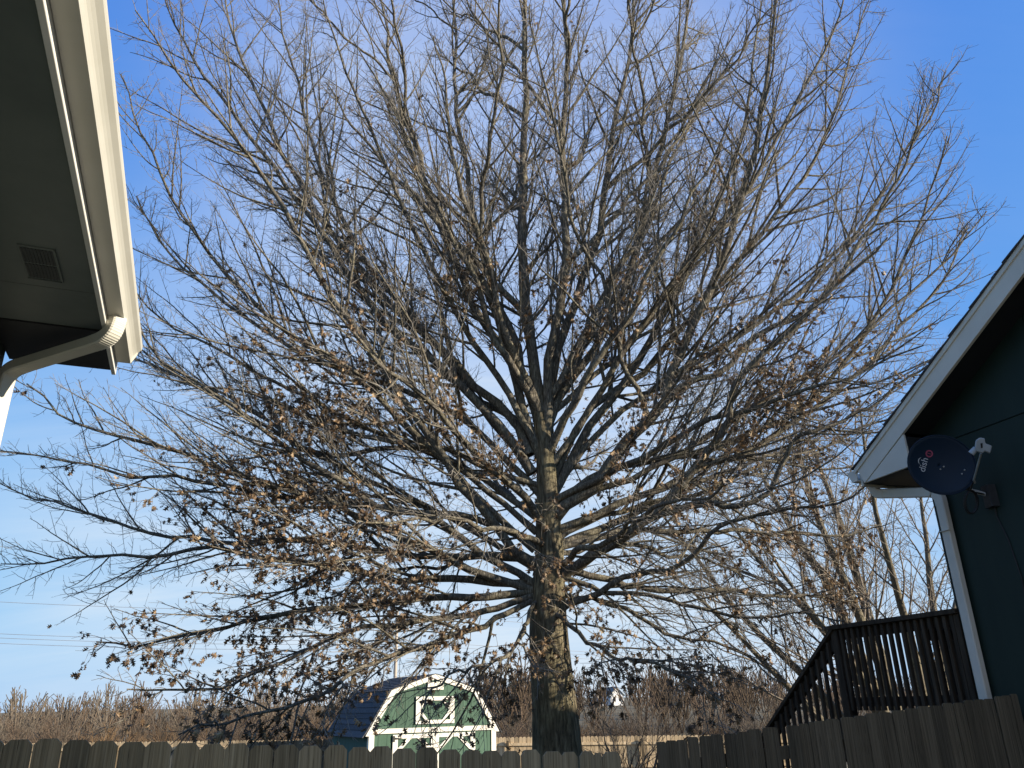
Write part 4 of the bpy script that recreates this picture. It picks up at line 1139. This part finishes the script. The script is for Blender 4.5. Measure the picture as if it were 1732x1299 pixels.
# leaves
def leaf_template(curl, fold):
    # pin oak: deep pointed lobes either side of a midrib
    h = [(0.0, 0.0), (0.05, 0.12), (0.34, 0.16), (0.10, 0.30), (0.46, 0.50), (0.13, 0.58), (0.33, 0.82), (0.07, 0.80), (0.0, 1.0)]
    L = [(-x, y) for x, y in h[1:-1]]
    mid = [(0, 0.0), (0, 0.3), (0, 0.58), (0, 0.8), (0, 1.0)]
    V = []
    def put(x, y):
        V.append((x, y, fold * abs(x) + curl * (y - 0.4) ** 2 - curl * 0.16)); return len(V) - 1
    M_ = [put(*p) for p in mid]
    Ri = [put(*p) for p in h[1:-1]]; Le_ = [put(*p) for p in L]
    Fc = []
    for S, flip in ((Ri, 0), (Le_, 1)):
        tri = [(M_[0], S[0], M_[1]), (S[0], S[1], S[2]), (S[0], S[2], M_[1]), (M_[1], S[2], M_[2]), (S[2], S[3], S[4]), (S[2], S[4], M_[2]), (M_[2], S[4], M_[3]), (S[4], S[5], S[6]), (S[4], S[6], M_[3]), (M_[3], S[6], M_[4])]
        Fc += [(a, c, b) if flip else (a, b, c) for a, b, c in tri]
    # petiole
    return np.array(V), np.array(Fc)
lt = [leaf_template(c, f) for c, f in ((0.9, 0.5), (-0.7, 0.8), (1.4, -0.4), (0.3, 1.0))]
lp_ = np.concatenate([a for a, b in leaf_sites]); ld_ = np.concatenate([b for a, b in leaf_sites])
def clump(p):
    return (np.sin(p[:, 0] * 1.7 + 1.1 * np.sin(p[:, 1] * 1.3)) + np.sin(p[:, 1] * 1.9 + 0.7) + np.sin(p[:, 2] * 2.6 + p[:, 0] * 0.9) +
            0.8 * np.sin(p[:, 0] * 4.1 - p[:, 2] * 3.3) + 0.8 * np.sin(p[:, 1] * 4.6 + p[:, 2] * 2.2)) / 4.6
z = lp_[:, 2]
rad_ = np.hypot(lp_[:, 0] - ax[3][0], lp_[:, 1] - TY)
hz = np.interp(z, [1.2, 2.4, 5.4, 6.6, 7.8, 9.5, 12], [1, 1, 0.9, 0.6, 0.22, 0.03, 0.006])
lim = np.interp(z, [1.5, 3.2, 4.6, 6.5], [6.8, 6.0, 4.7, 3.2])
rz = np.interp(rad_ - lim, [-3, 0, 1.0, 2.4], [1, 0.9, 0.25, 0.03])
low = np.interp(z, [2.7, 4.0], [0.85, 0.0])
prob = hz * rz * np.clip(clump(lp_) * 3.4 - 0.02 + low, 0.0, 1)
# leaves thinned along the sun's path so that light reaches the trunk
sv = np.array([sun_dir.x, sun_dir.y]) / math.hypot(sun_dir.x, sun_dir.y)
rel = lp_[:, :2] - np.array([ax[3][0], TY])
alng = rel @ sv; acr = np.abs(rel[:, 0] * sv[1] - rel[:, 1] * sv[0])
hgt = z - np.maximum(alng, 0) * math.tan(SUN_EL)
prob = np.where((alng > -0.1) & (acr < 0.65) & (hgt < 4.3), prob * 0.06, prob)
pick = rng.uniform(0, 1, len(lp_)) < prob
idx = np.where(pick)[0]
if len(idx) > 8200: idx = rng.choice(idx, 8200, replace=False)
# up to three leaves per site
site = np.repeat(idx, rng.integers(1, 5, len(idx)))
nL = len(site)
pos = lp_[site] + rng.normal(0, 0.022, (nL, 3))
dirs = norm(ld_[site] * 0.5 + rng.normal(0, 0.5, (nL, 3)) + np.array([0, 0, -0.55]))
side = norm(np.cross(dirs, rng.normal(0, 1, (nL, 3)))); nrm = np.cross(side, dirs)
size = rng.uniform(0.06, 0.105, nL)
tone = np.clip(rng.normal(0.39, 0.24, nL) + 0.12 * clump(pos * 1.7), 0, 1)
kindl = rng.integers(0, 4, nL)
cmi = np.array(CM)
q = (pos - np.array(CAM)) @ cmi
pu = 866 + F * q[:, 0] / -q[:, 2]; pv = 649.5 - F * q[:, 1] / -q[:, 2]
inf = (pu > 0) & (pu < 1732) & (pv > 0) & (pv < 1260)
order = np.argsort(np.where(inf, -q[:, 2] / size, 1e9))
single = np.zeros(nL, bool); single[order[:290]] = True
leaf_meshes = []
for v, f in lt:
    me = bpy.data.meshes.new('leaf'); me.from_pydata(v.tolist(), [], f.tolist()); me.update(); me.materials.append(M_LEAF); leaf_meshes.append(me)
for i in np.where(single)[0]:
    o = bpy.data.objects.new('leaf', leaf_meshes[kindl[i]]); link(o, tree)
    mt = Matrix(np.stack([side[i], dirs[i], nrm[i]], 1).tolist()).to_4x4()
    o.matrix_local = Matrix.Translation(Vector(pos[i] - TO)) @ mt @ Matrix.Scale(float(size[i]), 4)
ch = []; tones = []
for k in range(4):
    s = np.where((kindl == k) & ~single)[0]
    v, f = lt[k]
    B3 = np.stack([side[s], dirs[s], nrm[s]], 1)          # n,3(axis),3
    VV = np.einsum('vj,njk->nvk', v, B3) * size[s][:, None, None] + pos[s][:, None, :] - TO
    FF = (f[None] + (np.arange(len(s)) * len(v))[:, None, None]).reshape(-1, 3)
    ch.append((VV.reshape(-1, 3), FF)); tones.append(np.repeat(tone[s], len(v)))
lv = np_mesh('leaves', ch, M_LEAVES, tree, smooth=False, attr=np.concatenate(tones)); tag(lv, kind='stuff')

# ------------------------------------------------------------------ generic bare trees and brush
def bare_tree(name, loc, stems, seed, mats, label, group=None, k2=0.45, k3=0.22, k4=0.0, minr=0.006, cat='tree', wander=0.05, up=0.25, split=True, s=(16, 8, 5), m=(7, 4, 3), t0=0.22):
    """stems: list of (azimuth deg, elevation deg, length, radius)"""
    rg = np.random.default_rng(seed)
    loc = np.array(loc, float)
    n = len(stems)
    D = np.array([[math.cos(R(a)) * math.cos(R(e)), math.sin(R(a)) * math.cos(R(e)), math.sin(R(e))] for a, e, l, r in stems])
    L = np.array([s[2] for s in stems]); r = np.array([s[3] for s in stems])
    P = np.zeros((n, 3)); P[:, :2] = rg.normal(0, 0.06, (n, 2)); P[:, 2] = -0.15
    K = s[0]
    p1 = grow(P, D, L, K - 1, wander, up, rg); q1 = taper(r, np.full(n, minr * 1.5), K, 0.9)
    ch = [tubes(p1, q1, m[0])]
    P, D, t, pid, pr, T = sprout(p1, q1, L, k2, t0, 0.99, 25, 50, 0.8, 0.25, rg)
    L2 = np.minimum(0.5 + 0.36 * L[pid] * (1 - t) ** 0.7, 3.2) * rg.uniform(0.5, 1.15, len(P))
    q2 = taper(np.minimum(pr * 0.7, minr + 0.008 * L2), np.full(len(P), minr * 0.8), s[1])
    p2 = grow(P, D, L2, s[1] - 1, 0.08, 0.3, rg); ch2 = [tubes(p2, q2, m[1])]
    P, D, t, pid, pr, T = sprout(p2, q2, L2, k3, 0.1, 0.99, 28, 60, 0.9, 0.2, rg)
    L3 = np.minimum(0.15 + 0.4 * L2[pid] * (1 - t) ** 0.8, 1.1) * rg.uniform(0.4, 1.2, len(P))
    q3 = taper(np.minimum(pr * 0.8, minr + 0.003 * L3), np.full(len(P), minr * 0.6), s[2])
    p3 = grow(P, D, L3, s[2] - 1, 0.12, 0.2, rg); ch2.append(tubes(p3, q3, m[2]))
    if k4:
        P, D, t, pid, pr, T = sprout(p3, q3, L3, k4, 0.12, 1.0, 30, 70, 0.9, 0.1, rg)
        L4 = rg.uniform(0.05, 0.3, len(P)); q4 = taper(np.minimum(pr * 0.85, minr * 0.7), np.full(len(P), minr * 0.45), 3)
        p4 = grow(P, D, L4, 2, 0.15, 0.1, rg); ch2.append(tubes(p4, q4, 3))
    return ch, ch2

B2Y = 20.0
b2 = atY(1532, 1070, B2Y); b2z = Gz(b2.x, B2Y)
st2 = [(100, 84, 9.0, 0.15), (175, 74, 8.8, 0.13), (160, 62, 8.0, 0.10), (25, 76, 7.6, 0.11), (5, 62, 6.8, 0.09), (250, 70, 8.2, 0.11), (185, 50, 7.0, 0.085), (60, 68, 7.4, 0.1), (200, 80, 9.2, 0.12), (215, 56, 7.0, 0.08)]
t2 = empty('bare_tree', (b2.x, B2Y, b2z))
tag(t2, 'smaller bare grey tree with many stems rising behind the deck railing', 'tree')
st2 = [(100, 80, 8.6, 0.17), (178, 66, 8.8, 0.15), (165, 52, 8.2, 0.12), (20, 72, 7.6, 0.13), (350, 58, 6.8, 0.10), (250, 68, 8.2, 0.12), (188, 42, 7.4, 0.10), (60, 66, 7.4, 0.12), (205, 75, 9.0, 0.14), (222, 52, 7.0, 0.09), (172, 60, 8.0, 0.11)]
a_, b_ = bare_tree('bare_tree', (b2.x, B2Y, b2z), st2, 21, None, None, k2=0.26, k3=0.15, k4=0.13, minr=0.006, wander=0.06, t0=0.34)
t2.scale = (1.2, 1.2, 1.2)
np_mesh('stems', a_, M_BARK2, t2)
c_ = np_mesh('crown_twigs', b_, M_TWIG2, t2); tag(c_, kind='stuff')

# brush: a few shrub shapes, copied along the field edge
def shrub_mesh(seed, h, mat, nst, k2=0.27, k3=0.15, minr=0.0075, spread=(24, 80)):
    rg = np.random.default_rng(seed)
    st = [(rg.uniform(0, 360), rg.uniform(*spread), h * rg.uniform(0.6, 1.05), 0.018 + 0.009 * h * rg.uniform(0.5, 1)) for _ in range(nst)]
    a, b = bare_tree('s', (0, 0, 0), st, seed + 100, None, None, k2=k2, k3=k3, minr=minr, wander=0.15, up=0.1, s=(10, 6, 3), m=(5, 3, 3))
    o = np_mesh('bare_shrub', a + b, mat)
    me = o.data; bpy.data.objects.remove(o, do_unlink=True)
    return me
shapes = [shrub_mesh(31 + i, h, M_BRUSH[m_], n) for i, (h, m_, n) in enumerate(((4.6, 0, 13), (5.2, 1, 11), (3.6, 2, 13), (4.2, 0, 14), (6.2, 1, 8), (4.0, 3, 13), (5.0, 0, 11), (3.2, 2, 14)))]
rb = random.Random(8)
def put_shrub(me, x, y, s, label, group, i):
    o = bpy.data.objects.new('bare_shrub', me); link(o)
    o.location = (x, y, Gz(x, y) - 0.05); o.rotation_euler = (0, 0, rb.uniform(0, 6.28)); o.scale = (s, s, s * rb.uniform(0.9, 1.1))
    tag(o, label, 'shrub', group); return o
tone_of = ['pinkish brown', 'pale grey', 'rusty orange', 'pinkish brown', 'pale grey', 'dark brown', 'pinkish brown', 'rusty orange']
# left of the shed
for i in range(64):
    u = -40 + 650 * (i + rb.uniform(-0.4, 0.4)) / 64
    Y = rb.uniform(52, 66); p = atY(u, 1240, Y)
    k = rb.choice([0, 1, 3, 5, 6, 0, 1, 3, 6, 2]); 
    if 150 < u < 260 and rb.random() < 0.6: k = 2
    put_shrub(shapes[k], p.x, Y, rb.uniform(0.72, 1.02) * (0.82 if k == 4 else 1), tone_of[k] + ' bare shrub in the field edge thicket left of the shed', 'bare shrubs beyond the fence left of the shed, ' + tone_of[k], i)
# right of the shed and trunk
for i in range(76):
    u = 830 + 720 * (i + rb.uniform(-0.4, 0.4)) / 76
    Y = rb.uniform(46, 70); p = atY(u, 1240, Y)
    k = rb.choice([0, 1, 3, 5, 6, 5, 1, 3, 5, 2])
    put_shrub(shapes[k], p.x, Y, rb.uniform(0.55, 0.9), tone_of[k] + ' bare shrub in the brush between trunk and deck', 'bare shrubs beyond the fence right of the trunk, ' + tone_of[k], i)
# a far-off wood on the rise, read as one mass
def wood_mass(name, n, u0, u1, Y0, Y1, hs, mats, seed):
    rg = np.random.default_rng(seed); ch = [[] for _ in mats]
    var = []
    for j in range(5):
        st = [(rg.uniform(0, 360), rg.uniform(60, 88), rg.uniform(0.65, 1.0) * 6, 0.06) for _ in range(6)]
        a, b = bare_tree('w', (0, 0, 0), st, seed + j, None, None, k2=0.75, k3=0.5, minr=0.03, wander=0.07, s=(7, 4, 2), m=(4, 3, 3))
        var.append((np.concatenate([v for v, q in a + b]), None, a + b))
    for i in range(n):
        u = u0 + (u1 - u0) * rg.uniform(); Y = rg.uniform(Y0, Y1); p = atY(u, 1240, Y)
        if abs(u - 1046) < 20 and Y < 215: continue
        s = rg.uniform(*hs) / 6 * (0.66 if u > 1330 else 1.0); an = rg.uniform(0, 6.28); c, sn = math.cos(an) * s, math.sin(an) * s
        Rm = np.array([[c, sn, 0], [-sn, c, 0], [0, 0, s]])
        _, _, cc = var[rg.integers(0, 5)]
        m_ = rg.integers(0, len(mats))
        for v, q in cc: ch[m_].append((v @ Rm + np.array([p.x, Y, Gz(p.x, Y) - 0.1]), q))
    o = None
    for m_, c in zip(mats, ch):
        if c:
            x = np_mesh(name, c, m_, smooth=False)
            tag(x, 'far bare winter wood %s, seen as one mass over the fence' % {0: 'of reddish brown twigs', 1: 'of grey twigs', 2: 'of rusty twigs', 3: 'of dark brown twigs'}[M_BRUSH.index(m_)], 'woods', kind='stuff')
wood_mass('thicket', 170, -150, 700, 75, 140, (4.0, 7.5), [M_BRUSH[0], M_BRUSH[1]], 71)
wood_mass('hill_wood', 260, 780, 1750, 80, 230, (5.5, 10.0), [M_BRUSH[3], M_BRUSH[0]], 91)
# thin leafless bush just inside the far fence, right of the trunk
bx = atY(1062, 1290, 22.0)
me = shrub_mesh(61, 2.5, M_BRUSH[1], 16, 0.3, 0.2, 0.005, (62, 88))
o = bpy.data.objects.new('bare_shrub', me); link(o); o.location = (bx.x, 22.0, Gz(bx.x, 22) - 0.03)
tag(o, 'thin upright leafless bush against the tan fence in the gap right of the trunk', 'shrub')

# ------------------------------------------------------------------ poles, wires, far house
def pole(u, v_top, Y, r, label):
    p = atY(u, v_top, Y); g = Gz(p.x, Y)
    e = empty('utility_pole', (p.x, Y, g)); tag(e, label, 'pole')
    h = p.z - g
    MB().tube([(0, 0, -0.5), (0, 0, h * 0.5), (0, 0, h)], [r * 1.15, r, r * 0.85], 12).build('shaft', M_POLE, e)
    MB().box(-0.9, 0.9, -0.06, 0.06, h - 1.35, h - 1.22).build('cross_arm', M_POLE, e)
    for x in (-0.8, 0.0, 0.8):
        if x: MB().tube([(x, 0, h - 1.22), (x, 0, h - 1.05)], [0.04, 0.05], 8).build('insulator', M_STEEL, e)
    return e, p
e1_, pp = pole(672, 1033, 60, 0.125, 'tall pale utility pole standing behind the shed roof')
e2_, pq = pole(843, 1168, 190, 0.14, 'small far utility pole in the brush between shed and trunk')
e3_, pr_ = pole(1010, 1160, 200, 0.14, 'small far utility pole right of the trunk near the white house')
PL = Vector((-62, 52, 11.6)); PR = Vector((58, 92, 6.6))
for i, (dz, lab) in enumerate(((0.0, 'topmost power line crossing the sky to the pole'), (-2.02, 'upper of three close power lines below the top wire'), (-2.28, 'middle of three close power lines below the top wire'), (-2.62, 'lowest of the power lines crossing behind the oak'))):
    a = PL + Vector((0, 0, dz * 1.05)); b = pp + Vector((0, 0, dz)); c = PR + Vector((0, 0, dz * 0.5))
    pts = []
    for s in np.linspace(0, 1, 20): pts.append(a.lerp(b, s) + Vector((0, 0, -1.6 * 4 * s * (1 - s) * 0.5)))
    for s in np.linspace(0, 1, 20)[1:]: pts.append(b.lerp(c, s) + Vector((0, 0, -1.6 * 4 * s * (1 - s) * 0.5)))
    o = MB().tube(pts, 0.016, 5).build('power_line', M_WIRE)
    tag(o, lab, 'power line', 'power lines')
fhp = atY(1044, 1186, 205)
fg = Gz(fhp.x, 205)
fh = empty('farmhouse', (fhp.x, 205, fg), R(18)); tag(fh, 'tiny white gabled house on the far wooded hill', 'house')
hb = atY(1044, 1164, 205).z - fg
MB().prism([(-1.7, -1), (1.7, -1), (1.7, hb - 1.6), (0, hb), (-1.7, hb - 1.6)], 0, 9, lambda p, q, d: (p, d, q)).build('wall', M_FARWHITE, fh)
for s in (-1, 1):
    MB().prism([(s * 1.95, hb - 1.75), (0, hb + 0.08), (0, hb + 0.3), (s * 2.05, hb - 1.6)], -0.25, 9.2, lambda p, q, d: (p, d, q)).build('roof', M_FARROOF, fh)
MB().box(-3.6, -1.7, 1, 8, -1, hb - 2.6).build('wing', M_FARWHITE, fh)
for x in (-0.9, 0.5):
    w_ = MB().box(x, x + 0.55, -0.06, -0.01, hb - 2.9, hb - 1.9).build('window', M_PANE, fh)
